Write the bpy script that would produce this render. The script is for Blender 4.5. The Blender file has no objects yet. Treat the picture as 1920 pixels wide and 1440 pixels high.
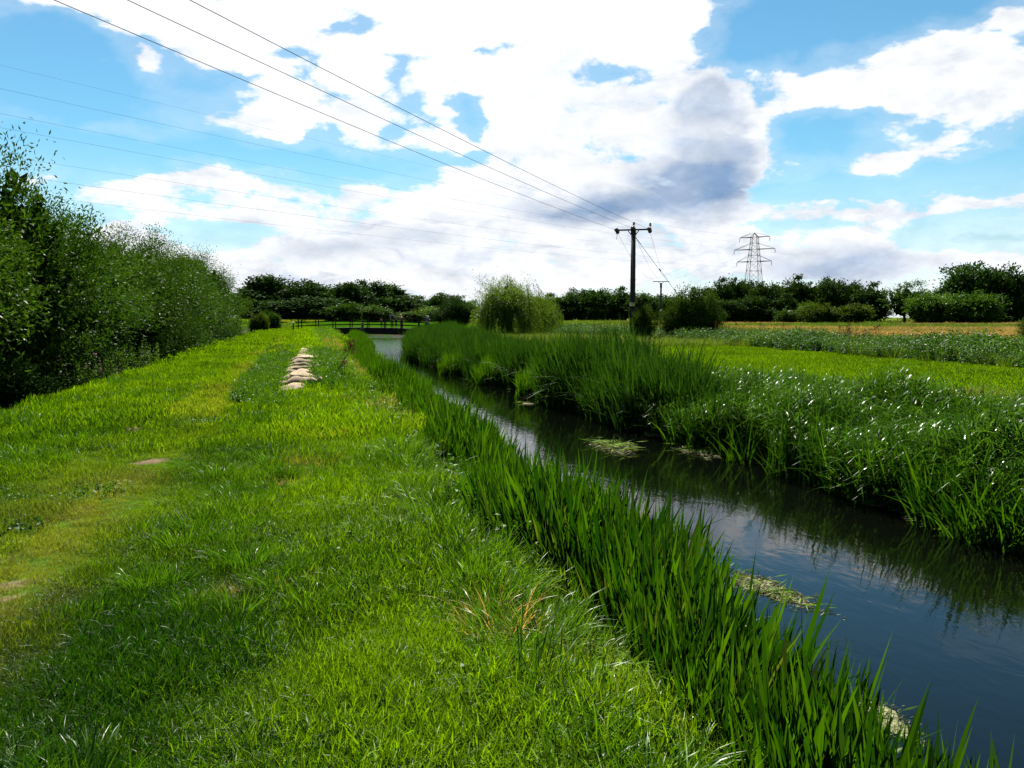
import bpy, math, random
import numpy as np
from mathutils import Vector, Matrix

R = math.radians
scene = bpy.context.scene
COL = scene.collection
rng = np.random.default_rng(7)
random.seed(7)

# ------------------------------------------------------------------ camera, light, sky
HEAD = R(13.67)                     # the view looks 13.67 deg to the right of the flood bank (+Y)
EYE = 1.6
cam_d = bpy.data.cameras.new('camera')
cam_d.sensor_width = 36.0
cam_d.lens = 29.14
cam_d.clip_start = 0.05
cam_d.clip_end = 6000
cam = bpy.data.objects.new('camera', cam_d)
COL.objects.link(cam)
cam.location = (0, 0, EYE)
cam.rotation_euler = (R(90 - 4.6), 0, -HEAD)
scene.camera = cam

EXPO = 2.4
SUN_AZ, SUN_EL = R(5), R(50)
SAG = 0.58
scene.view_settings.view_transform = 'Standard'
scene.view_settings.look = 'None'
scene.view_settings.gamma = 1.0
scene.view_settings.use_curve_mapping = False
scene.view_settings.exposure = EXPO
sunvec = Vector((math.sin(SUN_AZ) * math.cos(SUN_EL), math.cos(SUN_AZ) * math.cos(SUN_EL), math.sin(SUN_EL)))
sun_d = bpy.data.lights.new('sun', 'SUN')
sun_d.energy = 5.0
sun_d.angle = R(0.5)
sun_d.color = (1.0, 0.95, 0.86)
sun = bpy.data.objects.new('sun', sun_d)
COL.objects.link(sun)
sun.location = (0, 0, 60)
sun.rotation_euler = (-sunvec).to_track_quat('-Z', 'Y').to_euler()

SKY_STRENGTH = 0.05
SKY_BALANCE = (0.29, 0.465, 0.455)
SKY_CLOUD = [(-0.416, 0.322, 0.109, 0.019, 1), (-0.291, 0.298, 0.086, 0.043, 1), (-0.124, 0.335, 0.2, 0.045, 1), (0.1, 0.32, 0.153, 0.076, 1), (-0.397, 0.268, 0.033, 0.018, 1), (-0.281, 0.236, 0.095, 0.032, 1), (-0.186, 0.236, 0.067, 0.023, 1), (-0.408, 0.196, 0.032, 0.008, 1), (-0.18, 0.278, 0.061, 0.029, 1), (-0.019, 0.26, 0.103, 0.057, 1), (0.075, 0.225, 0.137, 0.082, 1), (0.181, 0.198, 0.122, 0.099, 1), (0.194, 0.133, 0.104, 0.042, 1), (0.403, 0.261, 0.122, 0.042, 1), (0.495, 0.235, 0.083, 0.056, 1), (0.432, 0.184, 0.088, 0.033, 1), (0.507, 0.295, 0.043, 0.013, 1), (0.361, 0.233, 0.093, 0.022, 1), (0.342, 0.294, 0.014, 0.012, 1), (0.434, 0.114, 0.218, 0.02, 1), (0.332, 0.069, 0.28, 0.033, 1), (0.531, 0.058, 0.066, 0.022, 1), (-0.352, 0.136, 0.167, 0.029, 1), (-0.164, 0.121, 0.254, 0.037, 1), (-0.285, 0.076, 0.298, 0.036, 1), (-0.102, 0.06, 0.363, 0.038, 1), (-0.101, 0.198, 0.087, 0.03, 1), (-0.444, 0.264, 0.008, 0.005, 1), (0.063, 0.159, 0.175, 0.048, 1), (0.329, 0.174, 0.068, 0.013, 1), (0.025, 0.092, 0.189, 0.037, 1), (-0.12, 0.42, 0.3, 0.07, 1), (-0.45, 0.52, 0.16, 0.06, 1), (0.02, 0.56, 0.2, 0.05, 1), (-0.7, 0.3, 0.12, 0.06, 1), (0.78, 0.25, 0.14, 0.06, 1)]
SKY_GAP = [(-0.489, 0.256, 0.073, 0.043, 1), (-0.478, 0.172, 0.085, 0.016, 1), (0.336, 0.304, 0.094, 0.031, 1), (0.362, 0.197, 0.077, 0.025, 1), (0.484, 0.139, 0.114, 0.014, 1), (-0.197, 0.325, 0.042, 0.01, 1), (0.118, 0.281, 0.037, 0.015, 1), (-0.05, 0.234, 0.025, 0.023, 1), (-0.212, 0.186, 0.144, 0.009, 1), (0.515, 0.088, 0.058, 0.014, 1), (-0.245, 0.291, 0.024, 0.014, 1), (0.432, 0.314, 0.062, 0.015, 1), (-0.019, 0.305, 0.031, 0.006, 1), (-0.327, 0.247, 0.028, 0.014, 1), (-0.301, 0.126, 0.04, 0.006, 1), (-0.325, 0.093, 0.034, 0.005, 1), (0.55, 0.44, 0.34, 0.085, 1), (0.26, 0.45, 0.2, 0.06, 1)]
SKY_GREY = [(0.24, 0.233, 0.05, 0.04, 0.72), (0.232, 0.188, 0.057, 0.044, 0.85), (0.212, 0.153, 0.079, 0.037, 1), (0.151, 0.128, 0.117, 0.023, 1), (0.07, 0.127, 0.063, 0.016, 0.8), (-0.23, 0.152, 0.036, 0.015, 0.6), (-0.282, 0.218, 0.052, 0.01, 0.45), (-0.232, 0.072, 0.048, 0.016, 0.55), (-0.095, 0.098, 0.063, 0.015, 0.55), (0.366, 0.056, 0.106, 0.02, 0.65), (0.082, 0.224, 0.038, 0.032, 0.45), (0.437, 0.167, 0.062, 0.012, 0.25), (0.486, 0.215, 0.064, 0.011, 0.22)]


def build_world():
    w = bpy.data.worlds.new('World')
    scene.world = w
    w.use_nodes = True
    nt = w.node_tree
    nt.nodes.clear()
    N, L = nt.nodes.new, nt.links.new

    def val(sock, v):
        if hasattr(v, 'is_output'):
            L(v, sock)
        else:
            sock.default_value = v

    def m(op, a, b=0.0, c=0.0, clamp=False):
        n = N('ShaderNodeMath'); n.operation = op; n.use_clamp = clamp
        val(n.inputs[0], a); val(n.inputs[1], b)
        if len(n.inputs) > 2: val(n.inputs[2], c)
        return n.outputs[0]

    def vm(op, a, b=None):
        n = N('ShaderNodeVectorMath'); n.operation = op
        val(n.inputs[0], a)
        if b is not None: val(n.inputs[1], b)
        return n

    def smooth(x, lo, hi):
        n = N('ShaderNodeMapRange'); n.interpolation_type = 'SMOOTHSTEP'
        val(n.inputs['Value'], x); val(n.inputs['From Min'], lo); val(n.inputs['From Max'], hi)
        return n.outputs[0]

    def noise(vec, scale, detail, rough, dist=0.0):
        n = N('ShaderNodeTexNoise')
        L(vec, n.inputs['Vector'])
        n.inputs['Scale'].default_value = scale
        n.inputs['Detail'].default_value = detail
        n.inputs['Roughness'].default_value = rough
        n.inputs['Distortion'].default_value = dist
        return n

    tc = N('ShaderNodeTexCoord')
    D = vm('NORMALIZE', tc.outputs['Generated']).outputs[0]
    right = vm('DOT_PRODUCT', D, (math.cos(HEAD), -math.sin(HEAD), 0)).outputs['Value']
    fwd = vm('DOT_PRODUCT', D, (math.sin(HEAD), math.cos(HEAD), 0)).outputs['Value']
    az = m('ARCTAN2', right, fwd)
    sep = N('ShaderNodeSeparateXYZ'); L(D, sep.inputs[0])
    z = sep.outputs[2]
    el = m('ARCSINE', z)
    ang = N('ShaderNodeCombineXYZ')            # compass bearing and height of the looked-at point of sky
    L(az, ang.inputs[0]); L(el, ang.inputs[1])
    # flattened domain for the noise: cells get smaller and flatter towards the horizon
    den = m('ADD', m('ABSOLUTE', z), 0.22)
    flat = N('ShaderNodeCombineXYZ')
    L(m('DIVIDE', right, den), flat.inputs[0]); L(m('DIVIDE', fwd, den), flat.inputs[1])
    dom = vm('MULTIPLY', D, (1.0, 1.0, 2.0)).outputs[0]
    nA = noise(dom, 7.0, 10.0, 0.63, 0.25).outputs[0]
    nB = noise(flat.outputs[0], 1.6, 7.0, 0.60, 0.3).outputs[0]
    nW = noise(dom, 11.0, 4.0, 0.55)
    warp = vm('MULTIPLY', vm('SUBTRACT', nW.outputs['Color'], (0.5, 0.5, 0.5)).outputs[0], (0.085, 0.06, 0)).outputs[0]
    angw = vm('ADD', ang.outputs[0], warp).outputs[0]

    def field(table):
        acc = None
        for a, e, ra, re_, wt in table:
            d = vm('SUBTRACT', angw, (a, e, 0)).outputs[0]
            d = vm('MULTIPLY', d, (1 / ra, 1 / re_, 0)).outputs[0]
            r = vm('LENGTH', d).outputs['Value']
            g = m('MULTIPLY', m('MULTIPLY_ADD', m('SUBTRACT', 1.0, r), max(.25, re_ / 0.030), 0.5, clamp=True), wt)
            acc = g if acc is None else m('MAXIMUM', acc, g)
        return acc
    fc, fg, fs = field(SKY_CLOUD), field(SKY_GAP), field(SKY_GREY)
    # unseen sky outside the mapped part: same cumulus, thinned to weaken the fill light
    inside = smooth(m('ABSOLUTE', az), 0.85, 0.60)
    inside = m('MULTIPLY', inside, smooth(el, 0.85, 0.66))
    out = m('SUBTRACT', smooth(nB, 0.50, 0.66), 0.25)
    layout = m('SUBTRACT', fc, fg)
    mix = N('ShaderNodeMix'); L(inside, mix.inputs['Factor']); L(m('MULTIPLY', out, 0.95), mix.inputs['A']); L(layout, mix.inputs['B'])
    dens = m('ADD', mix.outputs[0], m('MULTIPLY', m('SUBTRACT', nA, 0.5), 2.6))
    dens = m('ADD', dens, m('MULTIPLY', m('SUBTRACT', nB, 0.5), 0.9))
    nF = noise(dom, 26.0, 6.0, 0.62).outputs[0]
    dens = m('ADD', dens, m('MULTIPLY', m('SUBTRACT', nF, 0.5), 0.75))
    alpha = smooth(dens, 0.38, 0.80)
    veil = m('MULTIPLY', smooth(dens, -0.4, 0.5), 0.20)
    alpha = m('MAXIMUM', alpha, veil)
    # thick parts seen from below are grey-blue, thin and sunward parts white
    nS = noise(dom, 9.0, 6.0, 0.55, 0.2).outputs[0]
    g_out = m('MULTIPLY', smooth(nS, 0.56, 0.76), 0.25)
    gs = m('ADD', m('MULTIPLY', fs, inside), m('MULTIPLY', m("SUBTRACT", nS, 0.5), 1.3))
    grey = m("MAXIMUM", smooth(gs, 0.05, 1.30), m('MULTIPLY', g_out, smooth(el, 0.02, 0.10)))
    grey = m('MULTIPLY', grey, smooth(dens, 0.35, 0.9))
    # billows: the side turned away from the sun is greyer
    off = vm('ADD', dom, (sunvec.x * .012, sunvec.y * .012, .050)).outputs[0]
    nA2 = noise(off, 7.0, 6.0, 0.60, 0.25).outputs[0]
    bil = smooth(m('SUBTRACT', nA2, nA), -0.04, 0.22)
    away = smooth(m('ADD', m('MULTIPLY', el, -1.0), m('MULTIPLY', m('ABSOLUTE', m('ADD', az, 0.12)), 0.55)), -0.30, 0.0)
    bil = m('MULTIPLY', m('MULTIPLY', bil, away), 0.38)
    grey = m('MAXIMUM', grey, bil)
    # thin flat streaks of shaded cloud base near the horizon
    st = vm('MULTIPLY', angw, (9.0, 34.0, 1.0)).outputs[0]
    nH = noise(st, 1.0, 6.0, 0.58, 0.4).outputs[0]
    streak = m('MULTIPLY', smooth(nH, 0.47, 0.70), m('MULTIPLY', smooth(el, 0.185, 0.09), smooth(el, -0.01, 0.035)))
    grey = m('MAXIMUM', grey, m('MULTIPLY', streak, 0.42))
    low = m('MULTIPLY', smooth(el, 0.20, 0.0), 0.85)
    alpha = m('MAXIMUM', alpha, low)
    k = 1.0 / (SKY_STRENGTH * 2 ** EXPO)
    nD = noise(dom, 22.0, 5.0, 0.6).outputs[0]
    ccol = N('ShaderNodeMix'); ccol.data_type = 'RGBA'
    L(grey, ccol.inputs['Factor'])
    ccol.inputs['A'].default_value = (1.08 * k, 1.10 * k, 1.13 * k, 1)
    ccol.inputs['B'].default_value = (0.22 * k, 0.37 * k, 0.62 * k, 1)
    soft = vm('SCALE', ccol.outputs['Result']); val(soft.inputs['Scale'], m('ADD', m('SUBTRACT', 1.02, m('MULTIPLY', away, 0.10)), m('MULTIPLY', m('SUBTRACT', nD, 0.45), m('ADD', 0.25, m('MULTIPLY', away, 0.30)))))
    sky = N('ShaderNodeTexSky'); sky.sky_type = 'NISHITA'; sky.sun_disc = False
    sky.sun_elevation = SUN_EL; sky.sun_rotation = SUN_AZ
    sky.altitude = 0; sky.air_density = 1.0; sky.dust_density = 0.0; sky.ozone_density = 3.0
    cc = N('ShaderNodeMix'); cc.data_type = 'RGBA'
    wb = vm('MULTIPLY', sky.outputs[0], SKY_BALANCE).outputs[0]; L(alpha, cc.inputs['Factor']); L(wb, cc.inputs['A']); L(soft.outputs[0], cc.inputs['B'])
    bg = N('ShaderNodeBackground'); bg.inputs['Strength'].default_value = SKY_STRENGTH
    L(cc.outputs['Result'], bg.inputs['Color'])
    o = N('ShaderNodeOutputWorld'); L(bg.outputs[0], o.inputs['Surface'])
build_world()
scene.world.cycles.sampling_method = 'MANUAL'
scene.world.cycles.sample_map_resolution = 512
scene.cycles.use_denoising = True
scene.cycles.max_bounces = 7
scene.cycles.diffuse_bounces = 3
scene.cycles.glossy_bounces = 3
scene.cycles.transmission_bounces = 4
scene.cycles.caustics_reflective = False
scene.cycles.caustics_refractive = False

# ------------------------------------------------------------------ helpers
ST, CT = math.sin(HEAD), math.cos(HEAD)
def V2(x, d):
    """metres to the right of / ahead of the standpoint -> world x, y"""
    return (x * CT + d * ST, -x * ST + d * CT)
def br(u, d):
    """tangent of the bearing from the view axis, distance ahead -> world x, y"""
    return V2(u * d, d)

def tag(o, label=None, cat=None, group=None, kind=None):
    if label: o['label'] = label
    if cat: o['category'] = cat
    if group: o['group'] = group
    if kind: o['kind'] = kind
    return o

def empty(name, loc, rz=0.0, sc=(1, 1, 1)):
    o = bpy.data.objects.new(name, None)
    COL.objects.link(o)
    o.location = loc; o.rotation_euler = (0, 0, rz); o.scale = sc
    o.empty_display_size = 0.2
    return o

def link(name, me, parent=None):
    o = bpy.data.objects.new(name, me)
    COL.objects.link(o)
    if parent is not None: o.parent = parent
    return o

def np_mesh(name, V, quads=None, tris=None, tint=None, mat=None, smooth=False, uv=None):
    me = bpy.data.meshes.new(name)
    V = np.asarray(V, dtype=np.float32)
    nq = 0 if quads is None else len(quads); ntr = 0 if tris is None else len(tris)
    loops = np.concatenate([np.asarray(a, dtype=np.int32).ravel() for a in (quads, tris) if a is not None and len(a)])
    starts = np.concatenate([np.arange(nq) * 4, nq * 4 + np.arange(ntr) * 3]).astype(np.int32)
    me.vertices.add(len(V)); me.vertices.foreach_set('co', V.ravel())
    me.loops.add(len(loops)); me.loops.foreach_set('vertex_index', loops)
    me.polygons.add(nq + ntr); me.polygons.foreach_set('loop_start', starts)
    if smooth: me.polygons.foreach_set('use_smooth', np.ones(nq + ntr, dtype=bool))
    me.update(calc_edges=True)
    if tint is not None:
        a = me.attributes.new('tint', 'FLOAT', 'POINT'); a.data.foreach_set('value', np.asarray(tint, dtype=np.float32))
    if mat: me.materials.append(mat)
    me.validate()
    return me

class MB:
    """collects boxes, bars, tubes and blobs into one mesh"""
    def __init__(s): s.v, s.f, s.m, s.sm = [], [], [], []
    def add(s, v, f, mi=0, smooth=False):
        b = len(s.v); s.v += [tuple(p) for p in v]
        for q in f: s.f.append([b + i for i in q]); s.m.append(mi); s.sm.append(smooth)
    def box(s, c, d, mi=0, rot=None):
        hx, hy, hz = d[0] / 2, d[1] / 2, d[2] / 2
        v = [Vector((x, y, z)) for x in (-hx, hx) for y in (-hy, hy) for z in (-hz, hz)]
        if rot is not None: v = [rot @ p for p in v]
        v = [p + Vector(c) for p in v]
        s.add(v, [(0, 1, 3, 2), (4, 6, 7, 5), (0, 4, 5, 1), (2, 3, 7, 6), (0, 2, 6, 4), (1, 5, 7, 3)], mi)
    def bar(s, a, b, w, h=None, mi=0):
        a, b = Vector(a), Vector(b); h = h or w
        q = (b - a).to_track_quat('X', 'Z').to_matrix()
        s.box((a + b) / 2, ((b - a).length, w, h), mi, q)
    def tube(s, pts, rad, n=8, mi=0, cap=True):
        pts = [Vector(p) for p in pts]
        rad = rad if hasattr(rad, '__len__') else [rad] * len(pts)
        v, f = [], []
        prev = None
        for i, p in enumerate(pts):
            t = (pts[min(i + 1, len(pts) - 1)] - pts[max(i - 1, 0)])
            t.normalize()
            if prev is None:
                prev = t.orthogonal().normalized()
            prev = (prev - t * prev.dot(t)).normalized()
            bt = t.cross(prev)
            for k in range(n):
                a = 2 * math.pi * k / n
                v.append(p + (prev * math.cos(a) + bt * math.sin(a)) * rad[i])
        for i in range(len(pts) - 1):
            for k in range(n):
                f.append((i * n + k, i * n + (k + 1) % n, (i + 1) * n + (k + 1) % n, (i + 1) * n + k))
        if cap:
            f.append(tuple(reversed(range(n)))); f.append(tuple((len(pts) - 1) * n + k for k in range(n)))
        s.add(v, f, mi, True)
    def lathe(s, prof, n=10, mi=0, origin=(0, 0, 0), axis=(0, 0, 1)):
        """prof: (radius, height) pairs, turned about the axis"""
        q = Vector((0, 0, 1)).rotation_difference(Vector(axis).normalized())
        v, f = [], []
        for r, h in prof:
            for k in range(n):
                a = 2 * math.pi * k / n
                v.append(q @ Vector((r * math.cos(a), r * math.sin(a), h)) + Vector(origin))
        for i in range(len(prof) - 1):
            for k in range(n):
                f.append((i * n + k, i * n + (k + 1) % n, (i + 1) * n + (k + 1) % n, (i + 1) * n + k))
        f.append(tuple(reversed(range(n)))); f.append(tuple((len(prof) - 1) * n + k for k in range(n)))
        s.add(v, f, mi, True)
    def ball(s, c, r, mi=0, n=8):
        r = r if hasattr(r, '__len__') else (r, r, r)
        v = [Vector((c[0], c[1], c[2] - r[2]))]; f = []
        rings = n // 2
        for i in range(1, rings):
            th = math.pi * i / rings
            for k in range(n):
                a = 2 * math.pi * k / n
                v.append(Vector((c[0] + r[0] * math.sin(th) * math.cos(a), c[1] + r[1] * math.sin(th) * math.sin(a), c[2] - r[2] * math.cos(th))))
        v.append(Vector((c[0], c[1], c[2] + r[2]))); last = len(v) - 1
        for k in range(n):
            f.append((0, 1 + (k + 1) % n, 1 + k))
            f.append((last, 1 + (rings - 2) * n + k, 1 + (rings - 2) * n + (k + 1) % n))
        for i in range(rings - 2):
            for k in range(n):
                f.append((1 + i * n + k, 1 + i * n + (k + 1) % n, 1 + (i + 1) * n + (k + 1) % n, 1 + (i + 1) * n + k))
        s.add(v, f, mi, True)
    def mesh(s, name, mats):
        me = bpy.data.meshes.new(name); me.from_pydata(s.v, [], s.f)
        for mm in (mats if isinstance(mats, (list, tuple)) else [mats]): me.materials.append(mm)
        me.polygons.foreach_set('material_index', s.m); me.polygons.foreach_set('use_smooth', s.sm)
        me.update(); return me
    def obj(s, name, mats, parent=None): return link(name, s.mesh(name, mats), parent)

# ------------------------------------------------------------------ materials
def new_mat(name):
    m = bpy.data.materials.new(name); m.use_nodes = True
    nt = m.node_tree; nt.nodes.clear()
    return m, nt, nt.nodes.new, nt.links.new

ALB = .70       # measured against the exposure chosen above

def leaf_mat(name, dark, light, dry=(0.30, 0.20, 0.07), trans=0.45, rough=0.48, spec=0.3, tcol=1.25, yellow=(1.08, 1.0, 0.5)):
    """thin leaf: base colour from the blade's own tint, its plant's tone and dryness; light passes through it"""
    dark, light, dry = (tuple(v * ALB for v in q) for q in (dark, light, dry))
    m, nt, N, L = new_mat(name)
    t = N('ShaderNodeAttribute'); t.attribute_name = 'tint'
    tone = N('ShaderNodeAttribute'); tone.attribute_name = 'tone'; tone.attribute_type = 'INSTANCER'
    dr = N('ShaderNodeAttribute'); dr.attribute_name = 'dry'; dr.attribute_type = 'INSTANCER'
    oi = N('ShaderNodeObjectInfo')
    a = N('ShaderNodeMath'); a.operation = 'ADD'; a.use_clamp = True
    L(t.outputs['Fac'], a.inputs[0]); L(tone.outputs['Fac'], a.inputs[1])
    c = N('ShaderNodeMix'); c.data_type = 'RGBA'; L(a.outputs[0], c.inputs['Factor'])
    c.inputs['A'].default_value = (*dark, 1); c.inputs['B'].default_value = (*light, 1)
    # each blade dries at its own rate
    dm = N('ShaderNodeMath'); dm.operation = 'MULTIPLY_ADD'; dm.use_clamp = True
    L(t.outputs['Fac'], dm.inputs[0]); dm.inputs[1].default_value = 0.5; L(dr.outputs['Fac'], dm.inputs[2])
    gate = N('ShaderNodeMath'); gate.operation = 'MULTIPLY'; gate.use_clamp = True
    g2 = N('ShaderNodeMath'); g2.operation = 'MULTIPLY'; g2.use_clamp = True; L(dr.outputs['Fac'], g2.inputs[0]); g2.inputs[1].default_value = 2.2
    L(dm.outputs[0], gate.inputs[0]); L(g2.outputs[0], gate.inputs[1])
    c2 = N('ShaderNodeMix'); c2.data_type = 'RGBA'; L(gate.outputs[0], c2.inputs['Factor'])
    L(c.outputs['Result'], c2.inputs['A']); c2.inputs['B'].default_value = (*dry, 1)
    mul = N('ShaderNodeMix'); mul.data_type = 'RGBA'; mul.blend_type = 'MULTIPLY'; mul.inputs['Factor'].default_value = 1
    L(c2.outputs['Result'], mul.inputs['A']); L(oi.outputs['Color'], mul.inputs['B'])
    p = N('ShaderNodeBsdfDiffuse'); L(mul.outputs['Result'], p.inputs['Color'])
    tr = N('ShaderNodeBsdfTranslucent')
    ty = N('ShaderNodeMix'); ty.data_type = 'RGBA'; ty.blend_type = 'MULTIPLY'; ty.inputs['Factor'].default_value = 1
    L(mul.outputs['Result'], ty.inputs['A']); ty.inputs['B'].default_value = (yellow[0] * tcol, yellow[1] * tcol, yellow[2] * tcol, 1)
    L(ty.outputs['Result'], tr.inputs['Color'])
    mx = N('ShaderNodeMixShader'); mx.inputs[0].default_value = trans
    L(p.outputs[0], mx.inputs[1]); L(tr.outputs[0], mx.inputs[2])
    gl = N('ShaderNodeBsdfGlossy'); gl.inputs['Roughness'].default_value = rough; gl.inputs['Color'].default_value = (1, 1, 1, 1)
    mg = N('ShaderNodeMixShader'); mg.inputs[0].default_value = spec * .10      # waxy sheen of the leaf surface
    L(mx.outputs[0], mg.inputs[1]); L(gl.outputs[0], mg.inputs[2])
    o = N('ShaderNodeOutputMaterial'); L(mg.outputs[0], o.inputs['Surface'])
    return m

def solid_mat(name, c1, c2, scale=6.0, rough=0.7, stretch=(1, 1, 1), bump=0.3, spec=0.12, metal=0.0, detail=6):
    c1, c2 = (tuple(v * ALB for v in q) for q in (c1, c2))
    m, nt, N, L = new_mat(name)
    tc = N('ShaderNodeTexCoord'); mp = N('ShaderNodeMapping'); mp.inputs['Scale'].default_value = stretch
    L(tc.outputs['Object'], mp.inputs['Vector'])
    n = N('ShaderNodeTexNoise'); n.inputs['Scale'].default_value = scale; n.inputs['Detail'].default_value = detail
    L(mp.outputs[0], n.inputs['Vector'])
    r = N('ShaderNodeMapRange'); r.inputs['From Min'].default_value = 0.3; r.inputs['From Max'].default_value = 0.7
    L(n.outputs[0], r.inputs['Value'])
    c = N('ShaderNodeMix'); c.data_type = 'RGBA'; L(r.outputs[0], c.inputs['Factor'])
    c.inputs['A'].default_value = (*c1, 1); c.inputs['B'].default_value = (*c2, 1)
    oi = N('ShaderNodeObjectInfo')
    mul = N('ShaderNodeMix'); mul.data_type = 'RGBA'; mul.blend_type = 'MULTIPLY'; mul.inputs['Factor'].default_value = 1
    L(c.outputs['Result'], mul.inputs['A']); L(oi.outputs['Color'], mul.inputs['B'])
    p = N('ShaderNodeBsdfPrincipled'); L(mul.outputs['Result'], p.inputs['Base Color'])
    p.inputs['Roughness'].default_value = rough; p.inputs['Specular IOR Level'].default_value = spec; p.inputs['Metallic'].default_value = metal
    if bump:
        b = N('ShaderNodeBump'); b.inputs['Strength'].default_value = bump; b.inputs['Distance'].default_value = 0.02
        L(n.outputs[0], b.inputs['Height']); L(b.outputs[0], p.inputs['Normal'])
    o = N('ShaderNodeOutputMaterial'); L(p.outputs[0], o.inputs['Surface'])
    return m

M = {}
M['turf'] = leaf_mat('turf_blades', (0.009, 0.042, 0.0006), (0.108, 0.212, 0.0012), dry=(0.26, 0.19, 0.065), trans=0.46, rough=0.42, spec=0.06, yellow=(1.08, 1.0, 0.3))
M['tuft'] = leaf_mat('coarse_grass', (0.010, 0.046, 0.001), (0.056, 0.145, 0.002), trans=0.42, rough=0.36, spec=0.09)
M['reed'] = leaf_mat('reed_leaves', (0.005, 0.027, 0.0007), (0.036, 0.100, 0.0012), dry=(0.19, 0.13, 0.04), trans=0.48, rough=0.4, spec=0.07)
M['tall_reed'] = leaf_mat('tall_reed_leaves', (0.006, 0.024, 0.003), (0.022, 0.066, 0.003), dry=(0.20, 0.14, 0.05), trans=0.36, rough=0.45, spec=0.10)
M['sweet'] = leaf_mat('sweet_grass_leaves', (0.008, 0.034, 0.0014), (0.048, 0.122, 0.004), trans=0.34, rough=0.27, spec=0.07)
M['herb'] = leaf_mat('herb_leaves', (0.010, 0.040, 0.004), (0.042, 0.105, 0.006), trans=0.4, rough=0.5, spec=0.12)
M['meadow'] = leaf_mat('meadow_grass', (0.034, 0.080, 0.004), (0.085, 0.145, 0.010), dry=(0.25, 0.165, 0.07), trans=0.4, rough=0.55, spec=0.1)
M['dock'] = leaf_mat('dock_seed', (0.040, 0.019, 0.012), (0.088, 0.037, 0.020), trans=0.2, rough=0.8, spec=0.1)
M['willow'] = leaf_mat('willow_leaves', (0.008, 0.025, 0.003), (0.050, 0.108, 0.007), trans=0.30, rough=0.42, spec=0.06)
M['broad'] = leaf_mat('broad_leaves', (0.009, 0.028, 0.004), (0.030, 0.068, 0.007), trans=0.20, rough=0.6, spec=0.05)
M['weeping'] = leaf_mat('weeping_leaves', (0.018, 0.050, 0.005), (0.074, 0.130, 0.012), trans=0.34, rough=0.5, spec=0.12)
M['debris'] = leaf_mat('cut_reed_debris', (0.05, 0.055, 0.022), (0.19, 0.185, 0.10), dry=(0.3, 0.1, 0.05), trans=0.2, rough=0.6, spec=0.05, yellow=(1, 1, 0.9))
M['debris_green'] = leaf_mat('cut_reed_green', (0.03, 0.09, 0.008), (0.14, 0.22, 0.035), trans=0.25, rough=0.55, spec=0.05)
M['bark'] = solid_mat('bark', (0.045, 0.035, 0.025), (0.11, 0.085, 0.06), 9, 0.9, (1, 1, 0.2), 0.5)
M['stalk'] = solid_mat('dead_stalk', (0.05, 0.025, 0.015), (0.14, 0.07, 0.04), 12, 0.85)
M['pole'] = solid_mat('creosote_pole', (0.026, 0.021, 0.018), (0.060, 0.048, 0.040), 7, 0.85, (3, 3, 0.15), 0.4)
M['steel'] = solid_mat('weathered_steel', (0.022, 0.023, 0.024), (0.05, 0.05, 0.05), 8, 0.8, spec=.15)
M['pylon'] = solid_mat('pylon_steel', (0.05, 0.04, 0.04), (0.085, 0.07, 0.066), 2, 0.7)
M['porcelain'] = solid_mat('brown_porcelain', (0.035, 0.018, 0.012), (0.06, 0.03, 0.02), 8, 0.2, bump=0.0, spec=0.6)
M['wire'] = solid_mat('wire_metal', (0.010, 0.010, 0.011), (0.02, 0.02, 0.02), 8, 0.9, bump=0.0, spec=.05)
M['thin_wire'] = solid_mat('dull_aluminium', (0.07, 0.08, 0.09), (0.10, 0.11, 0.12), 8, 0.9, bump=0.0, spec=.1)
M['plate'] = solid_mat('sign_plate', (0.62, 0.62, 0.58), (0.75, 0.75, 0.72), 6, 0.5, bump=0.0)
M['plate_yellow'] = solid_mat('sign_plate_yellow', (0.70, 0.52, 0.04), (0.78, 0.58, 0.06), 6, 0.5, bump=0.0)
M['timber'] = solid_mat('dark_bridge_timber', (0.018, 0.013, 0.010), (0.045, 0.033, 0.024), 5, 0.95, (0.3, 2, 2), 0.4)
M['white_paint'] = solid_mat('white_paint', (0.70, 0.70, 0.68), (0.80, 0.80, 0.78), 5, 0.5, bump=0.0)
M['sack'] = solid_mat('hessian_sack', (0.19, 0.14, 0.088), (0.38, 0.30, 0.21), 5, 0.95, bump=0.5, spec=0.1)
M['skin'] = solid_mat('skin', (0.42, 0.26, 0.19), (0.47, 0.30, 0.22), 5, 0.55, bump=0.0)
M['navy'] = solid_mat('navy_cloth', (0.020, 0.026, 0.060), (0.030, 0.038, 0.085), 30, 0.9)
M['denim'] = solid_mat('pale_denim', (0.20, 0.28, 0.42), (0.28, 0.36, 0.50), 30, 0.9)
M['dark_cloth'] = solid_mat('dark_cloth', (0.015, 0.015, 0.018), (0.03, 0.03, 0.034), 30, 0.9)
M['yellow_cloth'] = solid_mat('yellow_cloth', (0.55, 0.42, 0.16), (0.62, 0.50, 0.22), 30, 0.9)
M['red_cloth'] = solid_mat('dull_red_cloth', (0.18, 0.035, 0.03), (0.25, 0.05, 0.04), 30, 0.9)
M['blue_cloth'] = solid_mat('blue_cloth', (0.03, 0.06, 0.20), (0.05, 0.09, 0.28), 30, 0.9)
M['white_cloth'] = solid_mat('white_cloth', (0.6, 0.6, 0.6), (0.7, 0.7, 0.7), 30, 0.9)
M['dark_hair'] = solid_mat('dark_hair', (0.02, 0.014, 0.01), (0.05, 0.035, 0.02), 40, 0.6)
M['blonde_hair'] = solid_mat('blonde_hair', (0.50, 0.36, 0.15), (0.62, 0.46, 0.22), 40, 0.6)
M['eye'] = solid_mat('eye', (0.02, 0.02, 0.02), (0.03, 0.03, 0.03), 5, 0.2, bump=0.0)

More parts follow.
